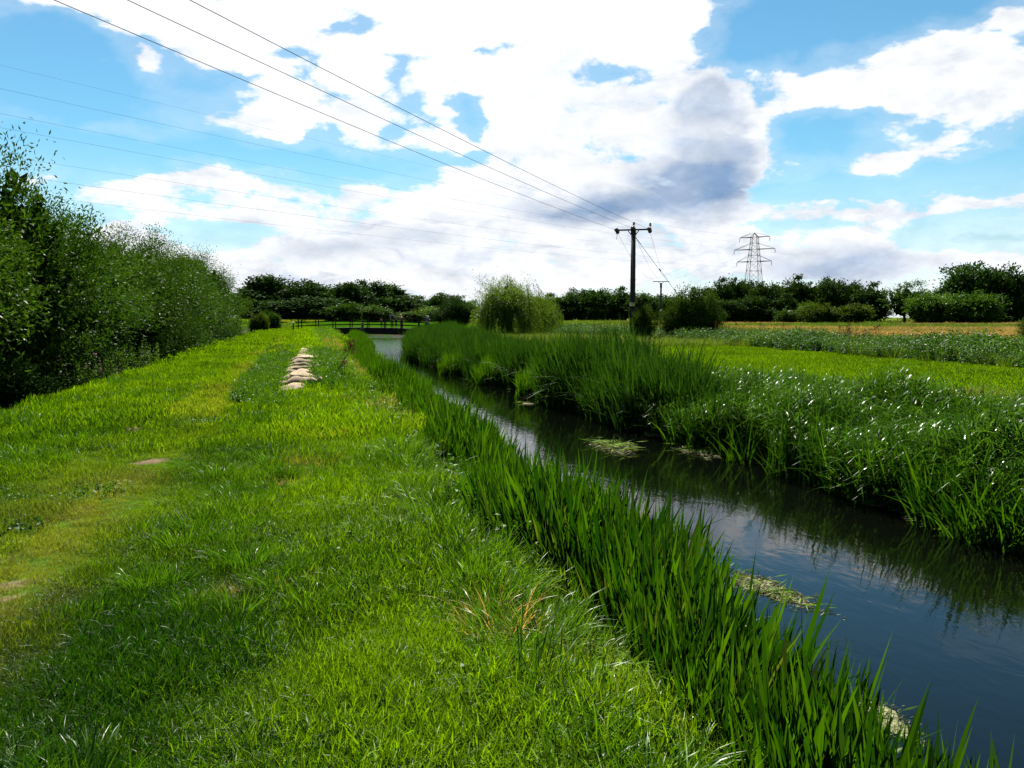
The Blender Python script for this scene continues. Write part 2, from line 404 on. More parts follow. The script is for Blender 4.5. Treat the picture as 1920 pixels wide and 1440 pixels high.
# ------------------------------------------------------------------ terrain
WATER = -0.90
def interp(t, T, S): return np.interp(t, T, S)
LT = [-60, 0, 35, 48, 60, 86, 104, 112, 122, 132, 150, 190, 1500]
LS = [2.6, 2.55, 2.6, 3.0, 4.1, 5.3, 5.7, 3.5, -6, -22, -60, -160, -3000]
RT = [-60, 0, 12, 17, 27, 33, 40, 46, 52, 60, 87, 105, 116, 126, 136, 150, 190, 1500]
RS = [7.6, 7.5, 7.45, 7.1, 7.0, 6.7, 6.2, 5.5, 6.0, 7.0, 10.5, 13.2, 11, 2, -12, -42, -140, -2980]
def left_edge(t): return interp(t, LT, LS)
def right_edge(t): return interp(t, RT, RS)
def sst(x): x = np.clip(x, 0, 1); return x * x * (3 - 2 * x)
def wob(x, y, f, ph=0.0):
    return (np.sin(x * f + 1.3 * np.sin(y * f * .7 + ph) + ph) + np.sin(y * f * 1.13 + 1.7 * np.sin(x * f * .6 + 2 * ph))) * .5

def ground_z(x, y):
    x = np.asarray(x, dtype=float); y = np.asarray(y, dtype=float)
    le, re_ = left_edge(y), right_edge(y)
    bump = 0.028 * wob(x, y, 1.9, .4) + 0.03 * wob(x, y, .55, 1.1)
    # worn wheel line of the path, slightly sunk
    bump = bump - 0.045 * np.exp(-((x + 2.35 - .25 * np.sin(y * .11)) / .45) ** 2) * (y < 100)
    z = bump.copy()
    # left slope down to the wooded ditch
    zl = -1.35 * sst((-4.3 - x) / 2.9)
    z += np.where(x < -4.4, zl, 0)
    # right slope down to the water
    crest = np.minimum(0.95, le - 1.5)
    u = (x - crest) / np.maximum(le - crest, .3)
    z += np.where(x > crest, -0.92 * np.clip(u, 0, 1) ** 1.15, 0)
    mid = (x > le) & (x < re_)
    w = np.minimum(x - le, re_ - x)
    z = np.where(mid, WATER - .02 - .75 * sst(w / 1.1), z)
    rb = x >= re_
    up = sst((x - re_) / 7.5)
    zr = WATER - .02 + .10 * np.clip((x - re_) / .4, 0, 1) + .68 * up + .04 * wob(x, y, .9, 2.)
    z = np.where(rb, zr, z)
    dist = np.hypot(x, y)
    far = .45 * sst((dist - 70) / 130)
    z = z + np.where(rb | (x < le - 3), far * np.where(rb, 1, .6), 0)
    z = z + np.where(~rb & (x < le - 3), .5 * sst((y - 105) / 28), 0) + np.where(rb, 1.0 * sst((y - 122) / 18) * sst((34 - x) / 22), 0)
    return z

def lines(spec):
    out = []
    for a, b, st in spec:
        out += list(np.arange(a, b, st))
    return np.array(out)
gx = np.concatenate([-np.geomspace(2600, 32, 16), lines([(-30, -9, 1.5), (-9, -4, .25), (-4, 2, .09), (2, 9, .22), (9, 25, .6), (25, 60, 2.5), (60, 200, 10)]), np.geomspace(200, 2600, 12)])
gy = np.concatenate([-np.geomspace(600, 45, 8), lines([(-40, -2, 3), (-2, .5, .3), (.5, 17, .12), (17, 60, .8), (60, 130, 2), (130, 300, 10)]), np.geomspace(300, 3200, 12)])
GX, GY = np.meshgrid(gx, gy)
GZ = ground_z(GX, GY)
nx, ny = len(gx), len(gy)
idx = np.arange(nx * ny).reshape(ny, nx)
Q = np.stack([idx[:-1, :-1], idx[:-1, 1:], idx[1:, 1:], idx[1:, :-1]], -1).reshape(-1, 4)

def ground_mat():
    m, nt, N, L = new_mat('ground_turf')
    g = N('ShaderNodeNewGeometry')
    zone = N('ShaderNodeAttribute'); zone.attribute_name = 'zone'
    n1 = N('ShaderNodeTexNoise'); n1.inputs['Scale'].default_value = 1.6; n1.inputs['Detail'].default_value = 9; n1.inputs['Roughness'].default_value = .7
    L(g.outputs['Position'], n1.inputs['Vector'])
    n2 = N('ShaderNodeTexNoise'); n2.inputs['Scale'].default_value = 24; n2.inputs['Detail'].default_value = 5
    L(g.outputs['Position'], n2.inputs['Vector'])
    mr = N('ShaderNodeMapRange'); mr.inputs['From Min'].default_value = .3; mr.inputs['From Max'].default_value = .7; mr.inputs['To Min'].default_value = .62; mr.inputs['To Max'].default_value = 1.35
    L(n1.outputs[0], mr.inputs['Value'])
    mr2 = N('ShaderNodeMapRange'); mr2.inputs['From Min'].default_value = .3; mr2.inputs['From Max'].default_value = .7; mr2.inputs['To Min'].default_value = .7; mr2.inputs['To Max'].default_value = 1.25
    L(n2.outputs[0], mr2.inputs['Value'])
    mu = N('ShaderNodeMath'); mu.operation = 'MULTIPLY'; L(mr.outputs[0], mu.inputs[0]); L(mr2.outputs[0], mu.inputs[1])
    sc = N('ShaderNodeVectorMath'); sc.operation = 'SCALE'; L(zone.outputs['Color'], sc.inputs[0]); L(mu.outputs[0], sc.inputs['Scale'])
    p = N('ShaderNodeBsdfDiffuse'); L(sc.outputs[0], p.inputs['Color'])
    b = N('ShaderNodeBump'); b.inputs['Strength'].default_value = .6; b.inputs['Distance'].default_value = .04
    L(n2.outputs[0], b.inputs['Height']); L(b.outputs[0], p.inputs['Normal'])
    o = N('ShaderNodeOutputMaterial'); L(p.outputs[0], o.inputs['Surface'])
    return m

BARE = [(-2.42, 11.4, .17, .75), (-2.50, 12.7, .13, .6), (-2.42, 15.4, .10, 1.1), (-1.80, 10.0, .22, .16), (-1.86, 5.65, .14, .10), (-1.80, 5.3, .08, .08), (-1.22, 6.25, .12, .10), (-1.98, 8.4, .10, .25), (-1.3, 11.1, .12, .14), (-2.0, 26, .16, .7), (-2.1, 31, .2, 1.4), (-2.25, 40, .2, 2.5), (-2.35, 56, .28, 4), (-2.4, 72, .3, 6), (-2.4, 90, .4, 6), (-3.4, 21, .2, .12)]
STRAW = [(-.33, 5.0, .17, .20), (-.2, 4.75, .12, .14), (-.06, 3.34, .08, .10), (.04, 3.30, .06, .06), (.68, 7.15, .16, .20), (.02, 13.0, .09, .8), (.05, 11.0, .12, .7), (-.08, 9.0, .18, .35), (-.22, 8.2, .2, .3), (.80, 4.0, .12, .14), (-.02, 3.86, .06, .08), (.84, 3.62, .10, .10), (1.15, 3.2, .12, .12), (.28, 8.8, .08, .2), (-.6, 3.3, .05, .08), (1.05, 5.6, .10, .2), (.55, 5.0, .06, .08), (.2, 16.2, .2, .8)]
def patches(x, y, tab, f, ph):
    out = np.zeros(np.shape(x))
    for a, b, ra, rb in tab:
        d = np.sqrt(((x - a) / ra) ** 2 + ((y - b) / rb) ** 2) + .35 * wob(x, y, f, ph)
        out = np.maximum(out, sst((1.45 - d) / .9))
    return out
def worn(x, y):
    """0..1, how bare the path is"""
    return patches(x, y, BARE, 9.0, .9)
def parched(x, y):
    """0..1, straw-dry thatch along the line where the bank was repaired and along the crest"""
    b = np.exp(-((x - 1.22) / .16) ** 2) * sst((y - 10) / 5) * (y < 60) * sst((wob(x, y, .45, .2) + .35) / .6) * .8
    d = .14 * np.exp(-((x + 1.85) / .5) ** 2) * sst((wob(x, y, .5, 3.) + .3) / .7)
    return np.clip(np.maximum.reduce([patches(x, y, STRAW, 11.0, 2.2), b, d]), 0, 1)

def zone_colour(x, y):
    c = np.empty(x.shape + (3,)); c[:] = (0.013, 0.040, 0.001)
    le, re_ = left_edge(y), right_edge(y)
    def mixin(msk, col):
        msk = np.clip(msk, 0, 1)[..., None]; c[:] = c * (1 - msk) + np.array(col) * msk
    mixin(parched(x, y) * (x > -5) * (x < le), (0.075, 0.055, 0.022))
    mixin(worn(x, y) * (x > -5) * (x < le), (0.078, 0.058, 0.038))
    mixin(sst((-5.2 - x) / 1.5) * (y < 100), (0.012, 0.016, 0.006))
    mixin(((x > le - .8) & (x < re_ + .8)) * 1.0, (0.030, 0.026, 0.016))
    d = np.hypot(x, y)
    c *= 1.0
    u = (x * CT - y * ST) / np.maximum(x * ST + y * CT, 1)
    gold = sst((x - 30) / 8) * sst((u - .22) / .06) * sst((d - 48) / 8) * (1 - sst((d - 92) / 25)) * (d < 300)
    pale = sst((x - 24) / 8) * sst((d - 85) / 20) * (1 - .0 * d)
    mixin(pale * .8, (0.045, 0.062, 0.010)); mixin(gold, (0.17, 0.115, 0.05))
    return c

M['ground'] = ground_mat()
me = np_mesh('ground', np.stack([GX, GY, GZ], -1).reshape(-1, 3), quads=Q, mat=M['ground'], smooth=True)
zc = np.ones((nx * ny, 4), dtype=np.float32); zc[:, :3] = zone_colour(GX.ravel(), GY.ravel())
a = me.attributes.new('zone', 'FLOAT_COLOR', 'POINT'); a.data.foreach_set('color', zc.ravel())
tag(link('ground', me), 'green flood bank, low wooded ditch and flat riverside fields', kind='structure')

def water_mat():
    m, nt, N, L = new_mat('river_water')
    g = N('ShaderNodeNewGeometry')
    mp = N('ShaderNodeMapping'); mp.inputs['Scale'].default_value = (1.0, .55, 1)
    L(g.outputs['Position'], mp.inputs['Vector'])
    n1 = N('ShaderNodeTexNoise'); n1.inputs['Scale'].default_value = 5.0; n1.inputs['Detail'].default_value = 4; n1.inputs['Roughness'].default_value = .5; n1.inputs['Distortion'].default_value = .4
    L(mp.outputs[0], n1.inputs['Vector'])
    n2 = N('ShaderNodeTexNoise'); n2.inputs['Scale'].default_value = 1.1; n2.inputs['Detail'].default_value = 3
    L(mp.outputs[0], n2.inputs['Vector'])
    ad = N('ShaderNodeMath'); ad.operation = 'MULTIPLY_ADD'; L(n2.outputs[0], ad.inputs[0]); ad.inputs[1].default_value = 1.2; L(n1.outputs[0], ad.inputs[2])
    b = N('ShaderNodeBump'); b.inputs['Strength'].default_value = .10; b.inputs['Distance'].default_value = .055
    L(ad.outputs[0], b.inputs['Height'])
    sp = N('ShaderNodeSeparateXYZ'); L(g.outputs['Position'], sp.inputs[0])
    rf = N('ShaderNodeMapRange'); rf.inputs['From Min'].default_value = 30; rf.inputs['From Max'].default_value = 62; rf.inputs['To Min'].default_value = .05; rf.inputs['To Max'].default_value = 1.0
    L(sp.outputs[1], rf.inputs['Value']); L(rf.outputs[0], b.inputs['Strength'])
    p = N('ShaderNodeBsdfPrincipled'); p.inputs['Base Color'].default_value = (.0007, .0010, .0006, 1)
    p.inputs['Roughness'].default_value = .03; p.inputs['IOR'].default_value = 1.34
    L(b.outputs[0], p.inputs['Normal'])
    o = N('ShaderNodeOutputMaterial'); L(p.outputs[0], o.inputs['Surface'])
    return m
wy = np.concatenate([np.arange(-60, 150, 3.0), np.array([150, 160, 170, 190, 220])])
wl, wr = left_edge(wy) - 1.2, right_edge(wy) + 1.2
WV = np.empty((len(wy), 2, 3)); WV[:, 0, 0] = wl; WV[:, 1, 0] = wr; WV[:, :, 1] = wy[:, None]; WV[:, :, 2] = WATER
ii = np.arange(len(wy) - 1) * 2
me = np_mesh('river_water', WV.reshape(-1, 3), quads=np.stack([ii, ii + 1, ii + 3, ii + 2], -1), mat=water_mat())
tag(link('river_water', me), 'narrow dark river reflecting blue sky and white clouds', kind='structure')

# ------------------------------------------------------------------ leaf and blade geometry
def ribbons(base, h, phi, lean, droop, w, k=3, yaw=None, taper=0.75, tint=None, r=rng):
    """curved tapering leaves: base (N,3), length h, heading phi, lean 0..1, droop 0..1, width w"""
    n = len(base)
    h, phi, lean, droop, w = (np.broadcast_to(np.asarray(a, dtype=float), (n,)) for a in (h, phi, lean, droop, w))
    if yaw is None: yaw = r.uniform(0, math.pi, n)
    u = np.linspace(0, 1, k + 1)
    hd = h[:, None] * (lean[:, None] * u + .75 * droop[:, None] * u ** 2)
    up = h[:, None] * (np.sqrt(1 - np.minimum(lean, .98) ** 2)[:, None] * u - droop[:, None] * .75 * u ** 2.4)
    C = base[:, None, :] + np.stack([hd * np.cos(phi)[:, None], hd * np.sin(phi)[:, None], up], -1)
    side = np.stack([np.cos(yaw), np.sin(yaw), np.zeros(n)], -1)
    prof = (1 - u[:-1] ** 2) ** taper
    prof[0] = .7 * prof[0] if k > 2 else prof[0]
    hw = w[:, None] * .5 * prof[None, :]
    Lf = C[:, :-1] - side[:, None, :] * hw[..., None]
    Rt = C[:, :-1] + side[:, None, :] * hw[..., None]
    nv = 2 * k + 1
    V = np.empty((n, nv, 3)); V[:, 0:2 * k:2] = Lf; V[:, 1:2 * k:2] = Rt; V[:, 2 * k] = C[:, -1]
    o = (np.arange(n) * nv)[:, None]
    q = np.array([[2 * i, 2 * i + 1, 2 * i + 3, 2 * i + 2] for i in range(k - 1)]).reshape(-1, 4)
    quads = (o[:, :, None] + q[None]).reshape(-1, 4) if k > 1 else np.empty((0, 4), int)
    tris = (o + np.array([[2 * k - 2, 2 * k - 1, 2 * k]])).reshape(-1, 3)
    if tint is None: tint = r.uniform(0, 1, n)
    return V.reshape(-1, 3), quads, tris, np.repeat(tint, nv)

def merge(parts):
    V, Qs, Ts, C, b = [], [], [], [], 0
    for v, q, t, c in parts:
        V.append(v); C.append(c)
        if q is not None and len(q): Qs.append(q + b)
        if t is not None and len(t): Ts.append(t + b)
        b += len(v)
    return (np.concatenate(V), np.concatenate(Qs) if Qs else None, np.concatenate(Ts) if Ts else None, np.concatenate(C))

def rhombs(pos, direc, length, width, fold=0.25, tint=None, r=rng):
    """leaf-shaped quads: pos (N,3), unit direction (N,3)"""
    n = len(pos)
    length = np.broadcast_to(np.asarray(length, float), (n,)); width = np.broadcast_to(np.asarray(width, float), (n,))
    d = direc / np.maximum(np.linalg.norm(direc, axis=1, keepdims=True), 1e-6)
    ref = r.normal(size=(n, 3)); s = np.cross(d, ref); s /= np.maximum(np.linalg.norm(s, axis=1, keepdims=True), 1e-6)
    nrm = np.cross(s, d)
    mid = pos + d * (length * .45)[:, None] + nrm * (fold * width)[:, None]
    V = np.stack([pos, mid - s * (width * .5)[:, None], pos + d * length[:, None], mid + s * (width * .5)[:, None]], 1)
    q = (np.arange(n) * 4)[:, None] + np.arange(4)[None]
    if tint is None: tint = r.uniform(0, 1, n)
    return V.reshape(-1, 3), q, None, np.repeat(tint, 4)

def disc(n, rad, r=rng):
    a = r.uniform(0, 2 * math.pi, n); q = rad * np.sqrt(r.uniform(0, 1, n))
    return np.stack([q * np.cos(a), q * np.sin(a), np.zeros(n)], -1)

def src(name, parts, mat):
    """a source plant for scattering; not linked to the scene itself"""
    v, q, t, c = merge(parts)
    return bpy.data.objects.new(name, np_mesh(name, v, q, t, c, mat))

def turf_patch(n, rad, h0, h1, w, lean=.5, droop=.35, k=3):
    b = disc(n, rad)
    h = rng.uniform(h0, h1, n) * (1 - .3 * (np.hypot(b[:, 0], b[:, 1]) / rad) ** 2)
    return ribbons(b, h, rng.uniform(0, 6.28, n), rng.uniform(.05, lean, n), rng.uniform(.05, droop, n) , w * rng.uniform(.7, 1.3, n), k)

def tuft(n, rad, h0, h1, w, droop=.6, k=4):
    b = disc(n, rad)
    out = np.arctan2(b[:, 1], b[:, 0]) + rng.normal(0, .5, n)
    return ribbons(b, rng.uniform(h0, h1, n), out, rng.uniform(.1, .55, n), rng.uniform(.1, droop, n), w * rng.uniform(.7, 1.3, n), k)

def reed_clump(n, rad, h0, h1, w, lean=.18, droop=.16, k=4, bent=.06, wind=0.3):
    b = disc(n, rad)
    phi = np.where(rng.uniform(size=n) < .6, rng.normal(wind, .7, n), rng.uniform(0, 6.28, n))
    dr = rng.uniform(.0, droop, n); le = rng.uniform(.02, lean, n)
    bt = rng.uniform(size=n) < bent
    dr[bt] = rng.uniform(.35, .75, bt.sum()); le[bt] = rng.uniform(.2, .6, bt.sum())
    tint = rng.uniform(0, 1, n) ** 1.2
    return ribbons(b, rng.uniform(h0, h1, n), phi, le, dr, w * rng.uniform(.7, 1.25, n), k, taper=.55, tint=tint)

def sweet_clump(stems, rad, h0, h1, w=.016):
    parts = []
    b = disc(stems, rad)
    h = rng.uniform(h0, h1, stems); phi = rng.uniform(0, 6.28, stems); lean = rng.uniform(.05, .45, stems)
    parts.append(ribbons(b, h, phi, lean, .1, .008, 3))
    lb, lp, ll = [], [], []
    for i in range(stems):
        m = rng.integers(5, 8)
        for j in range(m):
            u = .25 + .75 * (j + rng.uniform(0, .8)) / m
            hd = h[i] * (lean[i] * u + .075 * u * u)
            z = h[i] * (math.sqrt(1 - lean[i] ** 2) * u - .075 * u ** 2.4)
            lb.append((b[i, 0] + hd * math.cos(phi[i]), b[i, 1] + hd * math.sin(phi[i]), z)); lp.append(rng.uniform(0, 6.28))
            ll.append(rng.uniform(.22, .46))
    lb = np.array(lb); lp = np.array(lp); n = len(lb)
    parts.append(ribbons(lb, np.array(ll), lp, rng.uniform(.35, .8, n), rng.uniform(.4, 1.0, n), w * rng.uniform(.7, 1.3, n), 4, yaw=lp + math.pi / 2 + rng.normal(0, .3, n), taper=.6))
    return parts

def herb_clump(stems, rad, h0, h1, leaf=.11, lw=.045, per=9, drop=-.25):
    parts = []
    b = disc(stems, rad); h = rng.uniform(h0, h1, stems); phi = rng.uniform(0, 6.28, stems); lean = rng.uniform(0, .25, stems)
    parts.append(ribbons(b, h, phi, lean, .05, .012, 2))
    i = np.repeat(np.arange(stems), per); u = np.tile((np.arange(per) + .5) / per, stems) * .8 + .22
    pos = np.stack([b[i, 0] + h[i] * lean[i] * u * np.cos(phi[i]), b[i, 1] + h[i] * lean[i] * u * np.sin(phi[i]), h[i] * u * .97], -1)
    a = rng.uniform(0, 6.28, len(i)); up = rng.normal(drop, .45, len(i))
    d = np.stack([np.cos(a), np.sin(a), up], -1)
    parts.append(rhombs(pos, d, leaf * rng.uniform(.6, 1.3, len(i)) * (1.25 - .6 * u), lw * rng.uniform(.7, 1.3, len(i)) * (1.25 - .5 * u)))
    return parts

def spike_clump(stems, h0, h1):
    """dock: bare stalk with a knobbly dark seed head"""
    parts = []
    b = disc(stems, .3); h = rng.uniform(h0, h1, stems)
    parts.append(ribbons(b, h, rng.uniform(0, 6.28, stems), rng.uniform(0, .15, stems), .02, .012, 2))
    i = np.repeat(np.arange(stems), 26); u = rng.uniform(.55, 1.0, len(i))
    pos = b[i] + np.stack([rng.normal(0, .02, len(i)), rng.normal(0, .02, len(i)), h[i] * u], -1)
    d = rng.normal(size=(len(i), 3)); d[:, 2] += .8
    parts.append(rhombs(pos, d, .06, .035))
    return parts

# ------------------------------------------------------------------ scattering (ground cover only)
def scatter(name, sources, pts, scale, label, cat, tone=None, dry=None, tilt=.08, idx=None, seed=1, parent=None, zs=None):
    n = len(pts); r = np.random.default_rng(seed)
    col = bpy.data.collections.new(name + '_sources')
    for s in sources: col.objects.link(s)
    me = bpy.data.meshes.new(name)
    me.vertices.add(n); me.vertices.foreach_set('co', np.asarray(pts, dtype=np.float32).ravel())
    rot = np.stack([r.normal(0, tilt, n), r.normal(0, tilt, n), r.uniform(0, 6.283, n)], -1)
    def att(nm, ty, v, key):
        a = me.attributes.new(nm, ty, 'POINT'); a.data.foreach_set(key, np.asarray(v).astype(np.int32 if ty == 'INT' else np.float32).ravel())
    sc = np.broadcast_to(scale, (n,)); zs = np.ones(n) if zs is None else zs
    att('turn', 'FLOAT_VECTOR', rot, 'vector'); att('size', 'FLOAT_VECTOR', np.stack([sc, sc, sc * zs], -1), 'vector')
    att('pick', 'INT', r.integers(0, len(sources), n) if idx is None else idx, 'value')
    att('tone', 'FLOAT', np.zeros(n) if tone is None else tone, 'value'); att('dry', 'FLOAT', np.zeros(n) if dry is None else dry, 'value')
    o = link(name, me, parent)
    g = bpy.data.node_groups.new(name, 'GeometryNodeTree')
    g.interface.new_socket('Geometry', in_out='INPUT', socket_type='NodeSocketGeometry')
    g.interface.new_socket('Geometry', in_out='OUTPUT', socket_type='NodeSocketGeometry')
    N, L = g.nodes.new, g.links.new
    gi, go = N('NodeGroupInput'), N('NodeGroupOutput')
    ci = N('GeometryNodeCollectionInfo'); ci.inputs['Collection'].default_value = col
    ci.inputs['Separate Children'].default_value = True; ci.inputs['Reset Children'].default_value = True
    def na(nm, ty):
        q = N('GeometryNodeInputNamedAttribute'); q.data_type = ty; q.inputs['Name'].default_value = nm; return q.outputs['Attribute']
    e = N('FunctionNodeEulerToRotation'); L(na('turn', 'FLOAT_VECTOR'), e.inputs[0])
    ip = N('GeometryNodeInstanceOnPoints'); ip.inputs['Pick Instance'].default_value = True
    L(gi.outputs[0], ip.inputs['Points']); L(ci.outputs[0], ip.inputs['Instance'])
    L(na('pick', 'INT'), ip.inputs['Instance Index']); L(e.outputs[0], ip.inputs['Rotation']); L(na('size', 'FLOAT_VECTOR'), ip.inputs['Scale'])
    L(ip.outputs[0], go.inputs[0])
    md = o.modifiers.new('scatter', 'NODES'); md.node_group = g
    tag(o, label, cat, kind='stuff')
    return o

def area(n, x0, x1, y0, y1, keep=None, r=rng):
    x = r.uniform(x0, x1, n); y = r.uniform(y0, y1, n)
    if keep is not None:
        k = keep(x, y); x, y = x[k], y[k]
    return x, y
def in_view(x, y, margin=1.6, uu=.64):
    """drop cover that no position near the standpoint could see"""
    d = x * ST + y * CT; rr = x * CT - y * ST
    return (d > -.5) & (np.abs(rr) < uu * np.maximum(d, 0) + margin)
def pts3(x, y, dz=0.0): return np.stack([x, y, ground_z(x, y) + dz], -1)

# fine turf near the standpoint, coarser with distance
near_src = [src('turf_patch', [turf_patch(320, .22, .04, .125, .0040, .5 + .12 * i, .35 + .16 * i)], M['turf']) for i in range(5)]
long_src = [src('turf_tuft', [tuft(150, .14, .12, .28, .0056)], M['tuft']) for _ in range(3)]
mid_src = [src('turf_patch_coarse', [turf_patch(170, .40, .06, .14, .010)], M['turf']) for _ in range(4)]
far_src = [src('turf_patch_far', [turf_patch(130, .8, .07, .16, .026, k=2)], M['turf']) for _ in range(3)]
clover_src = [src('clover_patch', herb_clump(70, .22, .03, .08, .03, .022, 3, .2), M['herb']) for _ in range(2)]

def bank_keep(lo, hi):
    def k(x, y):
        le = left_edge(y)
        return (x < np.minimum(1.65, le - .75)) & (x > -6.6) & in_view(x, y)
    return k
def turf_state(x, y, seed):
    r = np.random.default_rng(seed)
    pa, wo = parched(x, y), worn(x, y)
    lush = .5 + .5 * wob(x, y, 1.25, 2.7)
    # dark near-left shade painted into the tone; yellower towards the river and far off
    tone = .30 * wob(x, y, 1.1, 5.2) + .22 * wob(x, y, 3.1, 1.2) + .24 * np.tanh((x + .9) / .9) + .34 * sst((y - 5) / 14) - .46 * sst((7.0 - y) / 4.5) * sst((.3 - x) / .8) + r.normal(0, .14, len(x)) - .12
    path = np.maximum(np.exp(-((x + 1.65 + .15 * np.sin(y * .3)) / .38) ** 2), .9 * np.exp(-((x + 2.5) / .30) ** 2)); tone = tone + .22 * path
    size = (1.0 + .42 * wob(x, y, 2.6, 1.7) + .34 * wob(x, y, 6.1, .3) + .15 * r.normal(size=len(x))) * (1 - .50 * path) * (1 - .70 * pa) * (1 - .55 * wo)
    size = np.clip(size, .3, 1.9) * (1 + .35 * sst((x + .2) / 1.2))
    dry = np.clip(pa * 1.25 +   .10 * path + .05 * r.random(len(x)) - .03, 0, 1)
    keep = r.uniform(size=len(x)) > .92 * wo
    return tone, size, dry, keep
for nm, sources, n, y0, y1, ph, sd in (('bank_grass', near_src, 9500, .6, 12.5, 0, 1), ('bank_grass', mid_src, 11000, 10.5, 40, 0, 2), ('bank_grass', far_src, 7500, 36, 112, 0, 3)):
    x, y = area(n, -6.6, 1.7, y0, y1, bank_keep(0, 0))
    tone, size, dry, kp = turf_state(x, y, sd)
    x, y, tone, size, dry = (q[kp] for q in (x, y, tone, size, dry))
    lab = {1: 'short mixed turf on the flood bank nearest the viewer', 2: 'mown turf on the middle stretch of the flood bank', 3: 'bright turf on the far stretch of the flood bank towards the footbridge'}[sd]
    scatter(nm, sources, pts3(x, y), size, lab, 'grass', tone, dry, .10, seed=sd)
x, y = area(1500, -6.3, 1.6, 1.0, 24, lambda x, y: bank_keep(0, 0)(x, y) & (wob(x, y, 1.4, 3.3) > -.15) & (worn(x, y) < .3) & (np.abs(x + 1.75) > .7))
scatter('grass_tufts', long_src, pts3(x, y), rng.uniform(.55, 1.15, len(x)), 'darker longer grass tufts standing out of the bank turf', 'grass', rng.normal(0, .2, len(x)), tilt=.12, seed=11)
x, y = area(420, -6.0, 1.2, .8, 15, lambda x, y: bank_keep(0, 0)(x, y) & (wob(x, y, 1.8, .6) > .15))
scatter('clover', clover_src, pts3(x, y), rng.uniform(.7, 1.3, len(x)), 'low clover and daisy leaves in the bank turf', 'clover', rng.normal(.1, .2, len(x)), seed=12)
# long grass down the river-side slope
slope_src = [src('slope_grass', [tuft(90, .20, .14, .34, .0065, .7)], M['tuft']) for _ in range(3)]
x, y = area(3300, .75, 2.3, .6, 100, lambda x, y: (x > np.minimum(.85, left_edge(y) - 1.6)) & (x < left_edge(y) - .6) & in_view(x, y))
scatter('slope_grass', slope_src, pts3(x, y), rng.uniform(.6, 1.1, len(x)) * (1 + .012 * y), 'longer grass leaning over the edge of the bank above the reeds', 'grass', rng.normal(.25, .2, len(x)), np.clip(parched(x, y) * .8 + rng.uniform(-.05, .08, len(x)), 0, 1), tilt=.15, seed=13)
# straw thatch lying on the dry patches
thatch_src = [src('dry_thatch', [ribbons(disc(70, .22) + np.array([0, 0, .012]), rng.uniform(.05, .16, 70), rng.uniform(0, 6.28, 70), .93, .02, .0045, 2)], M['debris']) for _ in range(2)]
x, y = area(3500, -3, 1.6, 1.2, 50, lambda x, y: bank_keep(0, 0)(x, y) & (parched(x, y) > .42))
scatter('dry_thatch', thatch_src, pts3(x, y), rng.uniform(.6, 1.2, len(x)), 'dry straw thatch lying in the parched strips of the bank', 'straw', rng.normal(-.1, .2, len(x)), rng.uniform(0, .35, len(x)), seed=14)

# reeds on the near side of the river
reed_near = [src('bur_reed', [reed_clump(23, .17, .55, 1.12, .035, .22, .22, k=5, bent=.05)], M['reed']) for _ in range(5)]
reed_far = [src('bur_reed_far', [reed_clump(24, .22, .70, 1.15, .024, k=3)], M['reed']) for _ in range(3)]
def reed_pts(n, y0, y1, sd):
    r = np.random.default_rng(sd)
    y = r.uniform(y0, y1, n); le = left_edge(y)
    inner = le - 1.05 + .12 * np.sin(y * 1.7) + .1 * np.sin(y * .63)
    outer = le + .12 + .16 * np.sin(y * .9 + 1) + .12 * np.sin(y * 2.3)
    u = r.uniform(0, 1, n); x = inner + (outer - inner) * u
    k = in_view(x, y)
    return x[k], y[k], u[k], r
for sources, n, y0, y1, sd, lab in ((reed_near, 2300, .5, 22, 21, 'upright bur-reeds crowding the near edge of the river'), (reed_far, 2900, 20, 66, 22, 'bur-reeds along the middle stretch of the near river edge'), (reed_far, 1500, 62, 102, 23, 'far bur-reeds between the bank and the footbridge')):
    x, y, u, r = reed_pts(n, y0, y1, sd)
    p = pts3(x, y); p[:, 2] = np.maximum(p[:, 2], WATER - .25)
    sc = (.80 + .22 * wob(x, y, 1.1, .7) + .10 * r.normal(size=len(x))) * (.62 + .38 * sst(u / .35))
    scatter('bur_reeds', sources, p, np.clip(sc, .4, 1.25), lab, 'reeds', .12 * wob(x, y, .8, 3) + r.normal(0, .12, len(x)), np.where(r.uniform(size=len(x)) < .03, .16, 0), .07, seed=sd)
# understorey weeds at the foot of the reeds
weed_src = [src('bank_weed', herb_clump(9, .15, .15, .45, .075, .032, 8), M['herb']) for _ in range(2)]
x, y = area(170, 1.1, 2.2, 4.8, 20, lambda x, y: (x < left_edge(y) - .45) & in_view(x, y))
scatter('bank_weeds', weed_src, pts3(x, y), rng.uniform(.6, 1.1, len(x)), 'broad-leaved weeds at the foot of the near reeds', 'weeds', rng.normal(.1, .2, len(x)), seed=24)

# far side of the river: tall reeds, sweet-grass, mown strip, herbs
tall_src = [src('tall_reed', [reed_clump(28, .28, 1.05, 2.0, .034, .22, .28, 4, .05)], M['tall_reed']) for _ in range(5)]
def rb_pts(n, y0, y1, f0, f1, sd):
    r = np.random.default_rng(sd)
    y = r.uniform(y0, y1, n); re_ = right_edge(y)
    a = f0(y); b = f1(y); u = r.uniform(0, 1, n); x = re_ + a + (b - a) * u
    k = in_view(x, y, 2.5)
    return x[k], y[k], u[k], r
edge_w = lambda y: .18 * np.sin(y * 1.3) + .22 * np.sin(y * .47 + 1) - .15
x, y, u, r = rb_pts(3300, 15.5, 56, edge_w, lambda y: np.interp(y, [15.5, 18, 24, 30, 38, 46, 56], [.7, 1.7, 2.3, 2.0, 3.2, 4.6, 4.6]), 31)
p = pts3(x, y); p[:, 2] = np.maximum(p[:, 2], WATER - .25)
